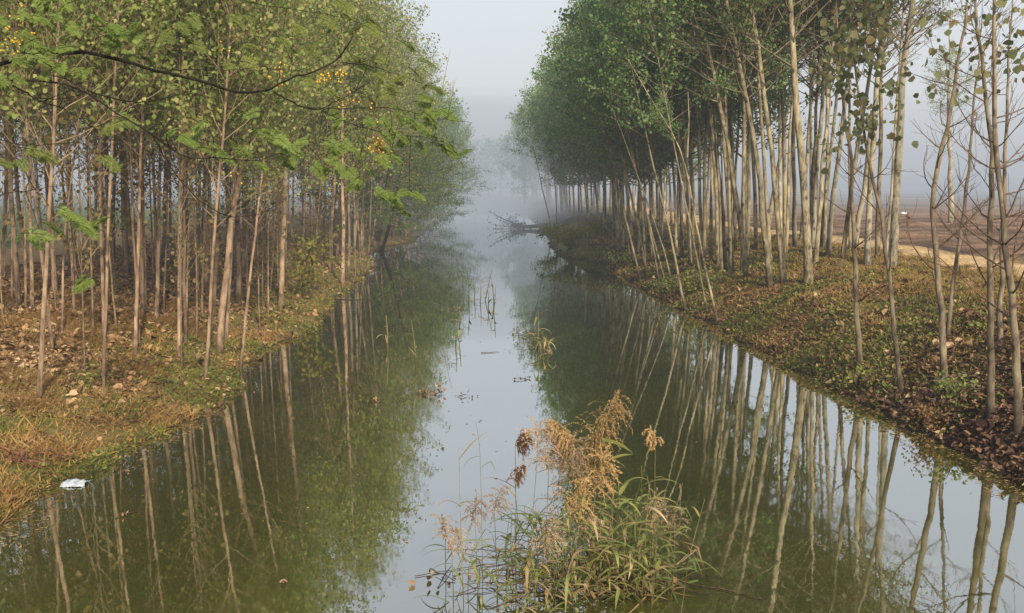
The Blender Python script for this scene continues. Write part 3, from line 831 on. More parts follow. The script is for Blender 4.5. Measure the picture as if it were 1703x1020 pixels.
for i, (x, y, s) in enumerate([(-3.6, 150, 0.72), (-1.6, 147, 0.66), (0.3, 143, 0.70), (2.0, 139, 0.66), (3.4, 128, 0.84), (4.2, 110, 1.0), (5.6, 120, 0.95)]):
    sd += 1
    b = Vector((x, y, max(0.2, gz(x, y))))
    tree("poplar_tree", b, [b + Vector((0.1, 0, 3)), b + Vector((0.2, 0, 6))], 13.0 * s, 0.12, CFAR[i % 3], 0.8, M["bark_right"], "faint tree closing the misty far end of the canal", "trees closing the far end of the canal", "trees closing the far end of the canal", sd, 1.1 * s)

# low bushy trees hanging over the water on the left, in the dusk of the mist
bushy = [(-5.4, 51.0, 0.60, 0.9), (-4.5, 57, 0.66, 0.3), (-4.1, 61, 0.74, 0.2), (-3.9, 65.5, 0.80, 0.1), (-3.9, 70, 0.82, 0.1), (-3.9, 75, 0.85, 0.1), (-4.0, 81, 0.9, 0.1), (-4.0, 88, 0.9, 0.1), (-4.1, 96, 0.9, 0.1), (-6.8, 55, 0.8, 0.3), (-6.6, 62, 0.9, 0.3), (-7.6, 48, 0.7, 0.6), (-7.0, 69, 0.9, 0.3)]
for i, (x, y, s, cb) in enumerate(bushy):
    sd += 1
    if y > 52 and x > -5.5: x -= 0.85
    b = Vector((x, y, max(0.0, gz(x, y))))
    lean = 0.7 if i == 0 else 0.4
    lab = "dark leafy tree whose crooked trunk leans out over the left water" if i == 0 else "dark bushy tree hanging low over the misty left water"
    tree("bushy_tree", b, [b + Vector((lean * 0.6, 0, 1.0)), b + Vector((lean, 0.1, 2.2))], 6.5 * s + 1.5, 0.10 if i == 0 else 0.08, CLOW[i % 3], cb, M["bark_dark"] if i == 0 else M["bark_left"], lab, "tree",
         None if i == 0 else "bushy trees low over the left water", sd, s)

# ------------------------------------------------------------------ bare saplings on the near right bank
def sapling(px, w_px, height, label, seed, leaf_from=99.0, n_leaf=0, twig_from=0.9, n_twig=16, side_len=1.3, fork=None):
    r = np.random.default_rng(seed)
    b = on_ground(*px[0]); b.z = gz(b.x, b.y)
    root = empty("bare_sapling", b)
    tag(root, label, "sapling", "saplings on the near right bank")
    pts = [Vector((0, 0, -0.1))] + [at(x, y, b.y) - b for x, y in px[1:]]
    d = (pts[-1] - pts[-2]).normalized()
    if pts[-1].z < height:
        k = height - pts[-1].z
        pts.append(pts[-1] + (d + Vector((0, 0, 0.3))).normalized() * k * 0.5)
        pts.append(pts[-1] + (d + Vector((0, 0, 0.8))).normalized() * k * 0.5)
    dist = (b - CAM).length
    r0 = 0.5 * w_px / F * dist
    P = np.array([tuple(p) for p in pts])
    seg = np.r_[0, np.cumsum(np.linalg.norm(np.diff(P, axis=0), axis=1))]
    n = 24
    s = np.linspace(0, seg[-1], n)
    Q = np.stack([np.interp(s, seg, P[:, k]) for k in range(3)], axis=1)
    Q[1:] += r.normal(size=(n - 1, 3)) * 0.008
    rad = r0 * (1 - s / seg[-1]) ** 0.85 + 0.004
    rad[0] *= 1.3
    mb = MB(); mb.tube(Q, rad, 8, 0)
    mb.build("trunk", M["bark_sapling"], root, smooth=True)
    cb = MB()
    tips = []
    def twig(p, dd, L, rr, lift):
        tp = [p]; ns = 7
        for i in range(ns):
            dd = dd + r.normal(size=3) * 0.10 + np.array([0, 0, lift]); dd = dd / np.linalg.norm(dd)
            tp.append(tp[-1] + dd * L / ns)
        tp = np.array(tp)
        cb.tube(tp, np.linspace(rr, 0.0022, ns + 1), 4, 0, cap=False)
        tips.append(tp)
        return tp
    for k in range(n_twig):
        z = twig_from + (height * 0.92 - twig_from) * (k + r.random()) / n_twig
        i = int(np.searchsorted(Q[:, 2], z)); i = min(max(i, 1), n - 1)
        az = k * 2.4 + r.normal() * 0.6
        el = math.radians(r.uniform(5, 50))
        dd = np.array([math.cos(az) * math.cos(el), math.sin(az) * math.cos(el), math.sin(el)])
        L = side_len * r.uniform(0.5, 1.25) * (1.1 - 0.4 * z / height)
        tp = twig(Q[i], dd, L, max(0.0035, rad[i] * 0.34), 0.10)
        for _ in range(5):
            a = r.integers(1, 6)
            d2 = tp[a + 1] - tp[a]; d2 /= np.linalg.norm(d2)
            d2 = d2 + rand_dirs(1, r)[0] * 0.7; d2 /= np.linalg.norm(d2)
            twig(tp[a], d2, L * r.uniform(0.25, 0.5), 0.0035, 0.06)
    if n_leaf:
        allp = np.concatenate([t[2:] for t in tips]); allp = allp[allp[:, 2] > leaf_from]
        if len(allp):
            c = allp[r.integers(0, len(allp), n_leaf)] + r.normal(size=(n_leaf, 3)) * 0.14
            D = rand_dirs(n_leaf, r); D[:, 2] -= 0.7
            ls = 0.115 * (0.6 + 0.7 * r.random(n_leaf))
            cb.leaves(c, D, rand_dirs(n_leaf, r), ls, ls * 0.95, 1, fold=0.12)
    cb.build("crown", [M["twig_sapling"], M["leaf_sapling"]], root)
    return root


sapling([(1430, 608), (1424, 494), (1416, 330), (1418, 270), (1406, 203), (1398, 120)], 9, 7.0, "bare sapling standing nearest the shallow end of the right slope, big leaves at its top", 3001, 3.9, 300, 0.9, 15, 1.0)
sapling([(1501, 658), (1488, 569), (1484, 494), (1469, 373), (1451, 295), (1440, 240)], 8, 6.6, "crooked sapling with its foot curving to the waterline on the right", 3002, 3.9, 380, 1.2, 15, 1.15)
sapling([(1573, 638), (1562, 494), (1555, 401), (1550, 338), (1561, 267), (1582, 176), (1597, 88)], 11, 7.0, "brown sapling behind the waterside brush, stem bending right higher up", 3003, 4.3, 170, 1.2, 22, 1.3)
sapling([(1577, 565), (1583, 487), (1596, 401), (1607, 319), (1612, 267)], 7, 5.6, "thin sapling leaning right behind the brown sapling with the bent stem", 3004, 4.4, 40, 1.0, 14, 1.0)
sapling([(1650, 699), (1648, 494), (1645, 401), (1651, 279), (1641, 176), (1626, 59)], 11, 7.0, "straight reddish sapling rising from dark leaves, left of the nearest one", 3005, 4.6, 40, 1.3, 24, 1.2)
sapling([(1663, 569), (1666, 430), (1672, 260)], 8, 6.0, "slim sapling standing behind and between the two nearest right saplings", 3006, 4.4, 30, 1.0, 16, 1.0)
sapling([(1698, 724), (1685, 517), (1679, 472), (1666, 354), (1655, 240), (1653, 88)], 12, 7.2, "nearest right sapling at the edge of the photo, leaning left", 3007, 4.4, 50, 1.0, 26, 1.3)

# ------------------------------------------------------------------ chinaberry branch reaching in from the left
def frond(mb, p, d, length, r, mat):
    """feathery twice divided leaf: rachis, pinnae, leaflets"""
    d = np.asarray(d, float); d /= np.linalg.norm(d)
    pts = [np.asarray(p, float)]
    dd = d.copy(); n = 8
    for i in range(n):
        dd = dd + np.array([0, 0, -0.11]) + r.normal(size=3) * 0.03; dd /= np.linalg.norm(dd)
        pts.append(pts[-1] + dd * length / n)
    P = np.array(pts)
    mb.tube(P, np.linspace(0.0028, 0.001, n + 1), 3, 0, cap=False)
    C = []; D = []; Nn = []; Ls = []
    up = np.array([0, -0.75, 1.0]) + r.normal(size=3) * 0.35
    for i in range(2, n + 1):
        t = i / n
        ax = P[i] - P[i - 1]; ax /= np.linalg.norm(ax)
        s = np.cross(ax, up); s /= np.linalg.norm(s) + 1e-9
        for sg in (-1, 1):
            pl = length * 0.30 * (1.15 - 0.75 * t)
            pd = ax * 0.65 + s * sg * 0.85 + np.array([0, 0, -0.22]) + r.normal(size=3) * 0.08; pd /= np.linalg.norm(pd)
            sd_ = np.cross(pd, up); sd_ /= np.linalg.norm(sd_) + 1e-9
            k = 6
            for j in range(1, k + 1):
                q = P[i] + pd * pl * j / k
                for s2 in (-1, 1):
                    C.append(q); D.append(pd * 0.75 + sd_ * s2 * 0.75 + np.array([0, 0, -0.2])); Nn.append(up); Ls.append(0.046 * (1.1 - 0.4 * j / k) * r.uniform(0.75, 1.2))
    C = np.array(C)
    mb.leaves(C, np.array(D) + r.normal(size=(len(C), 3)) * 0.12, np.array(Nn) + r.normal(size=(len(C), 3)) * 0.2, np.array(Ls), np.array(Ls) * 0.22, mat)


def icosphere(mb, c, rad, mat=0):
    a = (1 + 5 ** 0.5) / 2
    v = np.array([(-1, a, 0), (1, a, 0), (-1, -a, 0), (1, -a, 0), (0, -1, a), (0, 1, a), (0, -1, -a), (0, 1, -a), (a, 0, -1), (a, 0, 1), (-a, 0, -1), (-a, 0, 1)], float)
    v = v / np.linalg.norm(v[0]) * rad + np.asarray(c)
    f = [(0, 11, 5), (0, 5, 1), (0, 1, 7), (0, 7, 10), (0, 10, 11), (1, 5, 9), (5, 11, 4), (11, 10, 2), (10, 7, 6), (7, 1, 8), (3, 9, 4), (3, 4, 2), (3, 2, 6), (3, 6, 8), (3, 8, 9), (4, 9, 5), (2, 4, 11), (6, 2, 10), (8, 6, 7), (9, 8, 1)]
    mb.add(v, None, f, mat)


def smooth_path(P, n):
    P = np.array([tuple(p) for p in P], float)
    s = np.r_[0, np.cumsum(np.linalg.norm(np.diff(P, axis=0), axis=1))]
    t = np.linspace(0, s[-1], n)
    Q = np.stack([np.interp(t, s, P[:, k]) for k in range(3)], axis=1)
    for _ in range(2):
        Q[1:-1] = 0.5 * Q[1:-1] + 0.25 * (Q[:-2] + Q[2:])
    return Q


def build_chinaberry():
    r = np.random.default_rng(77)
    tx, ty = -7.4, 8.4
    base = Vector((tx, ty, gz(tx, ty)))
    root = empty("chinaberry_tree", base)
    tag(root, "dark branched tree reaching in from the upper left with feathery leaves and yellow berries", "tree")
    b = np.array(tuple(base))
    P = lambda x, y, Y: np.array(tuple(at(x, y, Y))) - b
    mb = MB()
    tr = smooth_path([(0, 0, -0.2), (0.1, 0.0, 1.2), (0.35, -0.1, 2.6), (0.5, 0.1, 3.8), (0.4, 0.3, 5.2), (0.7, 0.4, 7.2)], 18)
    mb.tube(tr, np.linspace(0.15, 0.04, 18), 9, 0)
    mb.build("trunk", M["bark_dark"], root, smooth=True)
    fork1 = tr[8]; fork2 = tr[9]
    branches = [
        (0.030, 0.007, [fork2, P(-300, 130, 8.5), P(-40, 118, 8.6), P(0, 108, 8.7), P(50, 89, 8.7), P(150, 86, 8.8), P(250, 115, 8.9), P(330, 134, 9.0), P(400, 157, 9.1), P(450, 152, 9.2), P(485, 125, 9.2), P(522, 123, 9.3), P(560, 104, 9.4), P(583, 68, 9.5)]),
        (0.009, 0.003, [P(455, 153, 9.2), P(500, 178, 9.2), P(530, 184, 9.3), P(575, 160, 9.3), P(605, 142, 9.4)]),
        (0.006, 0.002, [P(548, 110, 9.4), P(580, 107, 9.4), P(620, 100, 9.5)]),
        (0.005, 0.002, [P(483, 126, 9.2), P(486, 112, 9.2), P(484, 100, 9.2)]),
        (0.020, 0.004, [fork1, P(-250, 170, 8.1), P(0, 133, 8.2), P(90, 134, 8.3), P(145, 151, 8.4), P(200, 195, 8.4), P(246, 216, 8.5), P(290, 256, 8.6), P(325, 268, 8.6), P(352, 261, 8.7), P(400, 264, 8.8), P(430, 268, 8.8)]),
        (0.010, 0.003, [fork1, P(-200, 120, 8.4), P(0, 141, 8.5), P(80, 172, 8.5), P(130, 160, 8.5), P(146, 151, 8.4)]),
        (0.008, 0.003, [P(20, 142, 8.5), P(75, 173, 8.6), P(100, 178, 8.6), P(160, 215, 8.6)]),
        (0.011, 0.003, [fork1, P(-200, 200, 8.2), P(0, 229, 8.3), P(25, 243, 8.3), P(70, 244, 8.4), P(130, 236, 8.5)]),
        (0.008, 0.002, [P(150, 152, 8.4), P(200, 168, 8.6), P(240, 171, 8.7), P(300, 158, 8.7), P(345, 140, 8.8)]),
        (0.006, 0.002, [P(85, 125, 8.3), P(110, 132, 8.4), P(150, 152, 8.4)]),
        (0.005, 0.002, [P(246, 216, 8.5), P(268, 205, 8.5), P(290, 198, 8.5)]),
        (0.006, 0.002, [P(252, 222, 8.5), P(275, 265, 8.5), P(300, 300, 8.5), P(335, 338, 8.5), P(380, 361, 8.5), P(430, 358, 8.6), P(472, 335, 8.6)]),
        (0.005, 0.002, [P(-60, 330, 8.0), P(45, 318, 8.2), P(80, 311, 8.3), P(130, 308, 8.4)]),
        (0.005, 0.002, [P(285, 116, 8.9), P(340, 117, 9.0), P(410, 116, 9.1), P(450, 98, 9.1)]),
        (0.006, 0.002, [P(340, 137, 9.0), P(355, 143, 9.0), P(340, 155, 9.0), P(300, 165, 8.9)]),
        (0.006, 0.0015, [P(500, 178, 9.2), P(560, 182, 9.3), P(640, 178, 9.4), P(700, 190, 9.5), P(745, 200, 9.6), P(785, 204, 9.7)]),
        (0.005, 0.0015, [P(535, 184, 9.3), P(580, 205, 9.4), P(640, 222, 9.4), P(700, 228, 9.5), P(770, 242, 9.6)]),
        (0.006, 0.002, [tr[11], P(-100, -60, 8.6), P(60, -20, 8.7), P(110, 30, 8.8), P(150, 10, 8.9)]),
        (0.007, 0.002, [tr[11], P(0, -90, 8.9), P(300, -40, 9.2), P(420, 10, 9.4), P(520, 20, 9.6), P(620, 40, 9.7), P(700, 90, 9.8)]),
        (0.006, 0.002, [tr[11], P(100, -80, 9.0), P(235, 0, 9.2), P(290, 40, 9.3), P(340, 70, 9.4)]),
        (0.005, 0.0015, [P(560, 104, 9.4), P(620, 110, 9.5), P(680, 130, 9.6), P(725, 150, 9.7)]),
    ]
    paths = []
    for i, (ra, rb, pts) in enumerate(branches):
        Q = smooth_path(pts, 8 + 4 * len(pts))
        Q[1:-1] += r.normal(size=(len(Q) - 2, 3)) * 0.004
        mb = MB(); mb.tube(Q, np.linspace(ra, rb, len(Q)), 6, 0, cap=False)
        # short side twigs
        for _ in range(3 + len(pts) // 2):
            a = r.integers(len(Q) // 4, len(Q) - 1)
            d = rand_dirs(1, r)[0] * np.array([1, 0.7, 1]); d[2] += 0.2
            tp = [Q[a]]
            L = r.uniform(0.12, 0.45)
            for _k in range(5):
                d = d + r.normal(size=3) * 0.2 + np.array([0, 0, 0.08]); d /= np.linalg.norm(d); tp.append(tp[-1] + d * L / 5)
            mb.tube(np.array(tp), np.linspace(min(0.0038, rb * 1.4), 0.0012, 6), 4, 0, cap=False)
        mb.build("branch", M["bark_dark"], root, smooth=True)
        paths.append(Q)
    # sprays: pixel centre, depth, number of fronds, spread px, bright?
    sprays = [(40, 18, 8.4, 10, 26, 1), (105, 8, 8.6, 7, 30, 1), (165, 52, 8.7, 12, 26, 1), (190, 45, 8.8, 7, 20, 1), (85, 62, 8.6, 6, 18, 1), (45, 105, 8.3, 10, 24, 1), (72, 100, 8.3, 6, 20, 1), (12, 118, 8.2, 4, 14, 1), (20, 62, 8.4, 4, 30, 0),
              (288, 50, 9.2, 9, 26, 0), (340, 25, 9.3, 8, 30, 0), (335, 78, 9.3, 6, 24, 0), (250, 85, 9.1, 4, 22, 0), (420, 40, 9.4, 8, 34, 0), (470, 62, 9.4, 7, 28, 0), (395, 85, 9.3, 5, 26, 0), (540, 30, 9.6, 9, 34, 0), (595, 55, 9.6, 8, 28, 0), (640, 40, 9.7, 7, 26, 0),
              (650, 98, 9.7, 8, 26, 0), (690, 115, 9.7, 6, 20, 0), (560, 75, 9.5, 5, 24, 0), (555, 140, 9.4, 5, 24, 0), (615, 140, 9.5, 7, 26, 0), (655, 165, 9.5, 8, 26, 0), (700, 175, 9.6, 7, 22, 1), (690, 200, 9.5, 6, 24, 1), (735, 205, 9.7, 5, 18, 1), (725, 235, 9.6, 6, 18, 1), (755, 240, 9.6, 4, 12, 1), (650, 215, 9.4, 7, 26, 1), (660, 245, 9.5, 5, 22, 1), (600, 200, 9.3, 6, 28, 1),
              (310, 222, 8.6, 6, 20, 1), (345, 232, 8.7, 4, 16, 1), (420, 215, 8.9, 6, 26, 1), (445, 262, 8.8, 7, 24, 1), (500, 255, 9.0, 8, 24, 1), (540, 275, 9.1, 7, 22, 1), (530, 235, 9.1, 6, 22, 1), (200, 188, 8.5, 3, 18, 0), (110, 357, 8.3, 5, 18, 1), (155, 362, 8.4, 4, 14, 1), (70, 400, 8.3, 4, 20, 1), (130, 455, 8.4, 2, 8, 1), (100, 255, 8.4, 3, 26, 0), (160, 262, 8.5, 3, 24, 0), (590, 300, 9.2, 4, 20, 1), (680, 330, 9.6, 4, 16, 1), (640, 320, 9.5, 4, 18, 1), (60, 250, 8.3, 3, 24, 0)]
    allq = np.concatenate(paths)
    cen = {0: [], 1: []}
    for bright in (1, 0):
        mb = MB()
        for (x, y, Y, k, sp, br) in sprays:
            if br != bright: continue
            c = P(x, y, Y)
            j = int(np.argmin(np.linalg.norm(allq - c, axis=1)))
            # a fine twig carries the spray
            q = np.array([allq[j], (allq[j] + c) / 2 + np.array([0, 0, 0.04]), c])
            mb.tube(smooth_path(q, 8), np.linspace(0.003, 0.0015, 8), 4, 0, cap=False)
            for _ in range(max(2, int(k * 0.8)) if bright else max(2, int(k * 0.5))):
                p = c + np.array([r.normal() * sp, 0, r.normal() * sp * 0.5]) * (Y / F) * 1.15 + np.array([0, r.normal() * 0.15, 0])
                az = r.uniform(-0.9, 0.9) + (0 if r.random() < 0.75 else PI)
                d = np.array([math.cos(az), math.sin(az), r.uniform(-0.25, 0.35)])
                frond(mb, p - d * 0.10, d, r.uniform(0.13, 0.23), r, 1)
        mb.build("foliage", [M["bark_dark"], M["frond" if bright else "frond_shaded"]], root)
    for (x, y, Y, k, sp) in [(627, 246, 9.4, 38, 15), (548, 130, 9.4, 14, 12), (467, 115, 9.3, 14, 14), (565, 127, 9.4, 12, 9), (580, 178, 9.4, 9, 18), (612, 195, 9.4, 8, 16), (30, 55, 8.4, 22, 24), (20, 75, 8.3, 10, 18), (530, 133, 9.4, 6, 6), (368, 82, 9.3, 5, 12), (640, 262, 9.4, 12, 9), (395, 290, 8.8, 4, 10)]:
        c = P(x, y, Y)
        mb = MB(); top = c + np.array([0, 0, 0.14])
        for _ in range(k):
            p = c + np.array([r.normal() * sp * 0.6, r.normal() * sp * 0.5, r.normal() * sp * 0.75]) * (Y / F)
            icosphere(mb, p, r.uniform(0.008, 0.0115), 1)
            mb.tube(np.array([top, (top + p) / 2 + np.array([0, 0, 0.03]), p]), [0.0014, 0.0012, 0.001], 3, 0, cap=False)
        mb.build("berry_cluster", [M["twig_left"], M["berry"]], root, smooth=True)


build_chinaberry()

# ------------------------------------------------------------------ reeds
def reed_leaf(mb, p, d, length, width, r, mat, droop=0.16, bend=None):
    d = np.asarray(d, float); d /= np.linalg.norm(d)
    pts = [np.asarray(p, float)]; n = 8
    for i in range(n):
        dd = np.array([0, 0, -droop * (0.5 + i * 0.22)])
        d = d + dd + r.normal(size=3) * 0.03
        if bend is not None and i == int(bend * n): d = d + np.array([0, 0, -1.6])
        d /= np.linalg.norm(d)
        pts.append(pts[-1] + d * length / n)
    s = np.cross(d, np.array([0, 0, 1.0])); s /= np.linalg.norm(s) + 1e-9
    t = np.linspace(0, 1, n + 1)
    wd = width * np.clip(np.minimum(t * 4 + 0.35, 1), 0, 1) * (1 - t ** 2.2) + 0.001
    mb.blade(pts, wd, s, mat)


def plume_mesh(mb, p, axis, length, spread, r, mat, droop=0.5, n_br=34, lean=None):
    axis = np.asarray(axis, float); axis /= np.linalg.norm(axis)
    pts = [np.asarray(p, float)]; d = axis.copy(); n = 8
    for i in range(n):
        d = d + np.array([0, 0, -0.03]) * droop + (0 if lean is None else np.asarray(lean) * 0.10); d /= np.linalg.norm(d)
        pts.append(pts[-1] + d * length / n)
    Pp = np.array(pts)
    mb.tube(Pp, np.linspace(0.003, 0.001, n + 1), 4, 0, cap=False)
    C = []; D = []
    for k in range(n_br):
        t = (k + r.random()) / n_br
        f = t * n * 0.98; a = int(f); q = Pp[a] + (Pp[a + 1] - Pp[a]) * (f - a)
        bl = spread * (0.55 + 0.6 * math.sin(PI * (0.2 + 0.75 * t))) * r.uniform(0.7, 1.15)
        bd = axis * 0.55 + rand_dirs(1, r)[0] * 0.6
        if lean is not None: bd = bd + np.asarray(lean) * 0.7
        bd /= np.linalg.norm(bd)
        m = 16; x = q.copy()
        for j in range(m):
            bd = bd + np.array([0, 0, -0.10 * droop]) + r.normal(size=3) * 0.05; bd /= np.linalg.norm(bd)
            x = x + bd * bl / m
            for _ in range(2):
                C.append(x + r.normal(size=3) * 0.004); D.append(bd + rand_dirs(1, r)[0] * 0.4)
    C = np.array(C); D = np.array(D)
    ls = 0.020 * (0.6 + 0.8 * r.random(len(C)))
    mb.leaves(C, D, rand_dirs(len(C), r), ls, ls * 0.30, mat)


GREED = "reeds in the clump standing in the foreground water"


def reed(base, pts, label, seed, n_leaf=5, plume=None, group=GREED, leaf_len=0.36, dead=0.3, rad=0.005, leaf_side=None, name="reed", cat="reed", leaf_w=0.022):
    r = np.random.default_rng(seed)
    base = Vector(base)
    root = empty(name, base)
    tag(root, label, cat, group)
    Q = smooth_path([Vector((0, 0, -0.15))] + [Vector(p) - base for p in pts], 16)
    mb = MB(); mb.tube(Q, np.linspace(rad, rad * 0.45, 16), 5, 0)
    mb.build("stem", M["stem"], root, smooth=True)
    if n_leaf:
        mb = MB()
        for k in range(n_leaf):
            a = 2 + int((k + r.random()) / n_leaf * 12.5)
            az = (0 if k % 2 else PI) + r.normal() * 0.8
            if leaf_side is not None: az = leaf_side + r.normal() * 0.35
            el = r.uniform(0.15, 1.0)
            d = (math.cos(az) * math.cos(el), math.sin(az) * math.cos(el), math.sin(el))
            reed_leaf(mb, Q[min(a, 15)], d, leaf_len * r.uniform(0.6, 1.25), leaf_w * r.uniform(0.7, 1.25), r, 1 if r.random() < dead else 0, droop=r.uniform(0.05, 0.22), bend=r.uniform(0.3, 0.6) if r.random() < 0.25 else None)
        mb.build("foliage", [M["reed_leaf"], M["reed_dead"]], root)
    if plume is not None:
        mt, L, sp, ax, lean, droop, nb = plume
        mb = MB(); plume_mesh(mb, Q[-1], ax, L, sp, r, 1, droop=droop, n_br=nb, lean=lean)
        mb.build("plume", [M["stem"], M[mt]], root)
    return root


def water_at(px, py):
    d = ray(px, py); return CAM + d * (-CAM.z / d.z)


def preed(bx, by, tops, label, seed, **kw):
    b = water_at(bx, by)
    return reed(b, [at(x, y, b.y + dy) for x, y, dy in tops], label, seed, **kw)


# the tall plumes
preed(962, 985, [(966, 860, 0.0), (978, 745, 0.05)], "tallest reed with a thick golden plume sweeping up to the right", 41, n_leaf=4, plume=("plume", 0.55, 0.26, (0.42, 0.1, 0.9), (-0.25, 0, -0.65), 1.2, 110), dead=0.1)
preed(948, 990, [(950, 860, -0.05), (955, 735, -0.1)], "reed with a golden plume nodding left below the tallest plume", 42, n_leaf=3, plume=("plume", 0.26, 0.17, (-0.35, 0, 0.8), (-0.5, 0, -0.5), 1.3, 60), dead=0.1)
preed(858, 985, [(858, 860, 0.1), (857, 740, 0.15)], "reed with a small rusty curled plume at the upper left of the clump", 43, n_leaf=3, plume=("plume_rust", 0.13, 0.14, (0.2, 0, 0.9), (0.7, 0, -0.55), 1.6, 40), dead=0.6)
preed(866, 990, [(862, 880, 0.0), (856, 800, 0.0)], "reed with a dark rusty drooping head under the small curled plume", 44, n_leaf=3, plume=("plume_rust", 0.16, 0.09, (0.15, 0, 0.9), (0.35, 0, -0.3), 1.6, 22), dead=0.6)
loose = [((880, 1000), (885, 870), (893, 770), "loose pale plume farthest left above the rusty heads"), ((905, 985), (908, 880), (913, 780), "loose pinkish plume second from left in the upper group"),
         ((930, 1000), (928, 900), (930, 790), "loose pinkish plume in the middle of the upper group"), ((945, 985), (950, 880), (955, 800), "loose pinkish plume right of the middle of the upper group"),
         ((985, 985), (985, 880), (982, 800), "loose tan plume on the right below the tallest plume"), ((940, 1010), (945, 900), (950, 860), "shorter loose plume hanging in front of the upper group"),
         ((1000, 995), (998, 890), (1000, 815), "loose tan plume farthest right of the upper group")]
for i, (b, m1, t, lab) in enumerate(loose):
    preed(*b, [(m1[0], m1[1], 0.0), (t[0], t[1], 0.06 * (i % 3 - 1))], "reed with a " + lab, 50 + i, n_leaf=4, plume=("plume_pink" if i < 4 else "plume", 0.30, 0.20, (0.1 * (i % 3 - 1) + 0.08, 0, 0.95), (0.15, 0, -0.2), 0.9, 48), dead=0.25)
preed(1087, 1000, [(1088, 860, 0), (1090, 735, 0)], "lone reed at the right with a small round tan plume and leaves on one side", 61, n_leaf=5, leaf_side=0.35, leaf_len=0.22, plume=("plume", 0.10, 0.10, (-0.2, 0, 0.8), (-0.1, 0, -0.3), 1.4, 26), dead=0.0)
preed(772, 1005, [(766, 880, 0), (763, 745, 0)], "leaning dry reed at the left with a bent yellow leaf at the top", 62, n_leaf=4, dead=0.6, rad=0.004)
preed(803, 975, [(801, 850, 0.1), (798, 735, 0.1), (791, 700, 0.1)], "thin green reed shoot at the left reaching above its neighbours", 63, n_leaf=5, dead=0.0, rad=0.003, leaf_len=0.24)
preed(1130, 1018, [(1145, 930, -0.1), (1172, 830, -0.1)], "slender yellowish shoot curving right at the right end of the clump", 64, n_leaf=3, dead=0.4, rad=0.004, leaf_len=0.2)
lows = [((742, 960), (740, 900), (742, 895), "plume_pink", "low pinkish plume at the far left of the clump"), ((795, 985), (792, 900), (790, 870), "plume_pink", "low pinkish plume between the dry reed and the green shoot"),
        ((828, 985), (824, 890), (822, 850), "plume_pink", "low reddish plume left of the rusty heads"), ((905, 1012), (908, 960), (910, 915), "plume_pink", "low tan plume at the front centre of the clump"),
        ((925, 1015), (922, 960), (918, 900), "plume_pink", "low loose plume just behind the front centre one"), ((975, 990), (973, 920), (970, 890), "plume_pink", "low plume under the tan plumes at the right"),
        ((1070, 990), (1085, 900), (1095, 865), "plume_pink", "drooping low plume under the lone right reed"), ((1105, 990), (1110, 920), (1118, 880), "plume_pink", "lowest plume at the right end of the clump"),
        ((755, 1000), (752, 930), (750, 915), "plume_pink", "faint plume at the left front of the clump")]
for i, (b, m1, t, mt, lab) in enumerate(lows):
    preed(*b, [(m1[0], m1[1], 0.0), (t[0], t[1], 0.05)], "short reed with a " + lab, 70 + i, n_leaf=3, plume=(mt, 0.20, 0.15, (0.15 * (i % 3 - 1), 0, 0.9), (0.1, 0, -0.3), 1.0, 26), dead=0.35)
rr = random.Random(5)
for i in range(58):
    x = rr.gauss(965, 105); x = min(max(x, 770), 1130)
    y = rr.uniform(955, 1019)
    h = rr.uniform(60, 215) * (1 - abs(x - 950) / 420)
    preed(x, y, [(x + rr.uniform(-10, 10), y - h * 0.5, 0), (x + rr.uniform(-28, 28), y - h, rr.uniform(-0.15, 0.15))], "leafy reed without a plume in the foreground clump", 100 + i, group="leafy reeds without plumes in the foreground clump", n_leaf=rr.choice([6, 7, 8, 9]), dead=rr.choice([0.1, 0.25, 0.5]), rad=0.004, leaf_len=rr.uniform(0.26, 0.46), leaf_w=rr.choice([0.022, 0.03, 0.038]))
for i in range(14):
    x = rr.uniform(1000, 1118); y = rr.uniform(968, 1012); h = rr.uniform(130, 225)
    preed(x, y, [(x + rr.uniform(-8, 12), y - h * 0.5, 0), (x + rr.uniform(-10, 30), y - h, rr.uniform(-0.1, 0.1))], "broad leaved green reed at the right of the foreground clump", 180 + i, group="broad leaved reeds at the right of the clump", n_leaf=rr.choice([4, 5, 6]), dead=0.2, rad=0.004, leaf_len=rr.uniform(0.28, 0.42), leaf_w=0.044)
# broad folded leaf at the right of the tall plumes and pale curled leaves
preed(975, 990, [(985, 860, 0), (1000, 735, 0)], "reed with two broad green leaves pointing right below the tallest plume", 150, n_leaf=0, rad=0.004)
o = bpy.data.objects["reed"]
_last = [x for x in COL.objects if x.name.startswith("reed") and x.parent is None][-1]
mb = MB(); r_ = np.random.default_rng(9)
_b = Vector(_last.location)
for (p, q) in [((1000, 732), (1053, 754)), ((998, 775), (1053, 756))]:
    A = np.array(tuple(at(*p, _b.y) - _b)); B = np.array(tuple(at(*q, _b.y) - _b))
    t = np.linspace(0, 1, 9)[:, None]
    pts = A + (B - A) * t + np.array([0, 0, 1.0]) * (0.03 * np.sin(PI * t))
    mb.blade(pts, 0.036 * np.sin(PI * np.clip(np.linspace(0.15, 1, 9), 0, 1)) + 0.002, (0.25, -0.45, 0.86), 0)
mb.build("foliage", [M["reed_leaf"]], _last)


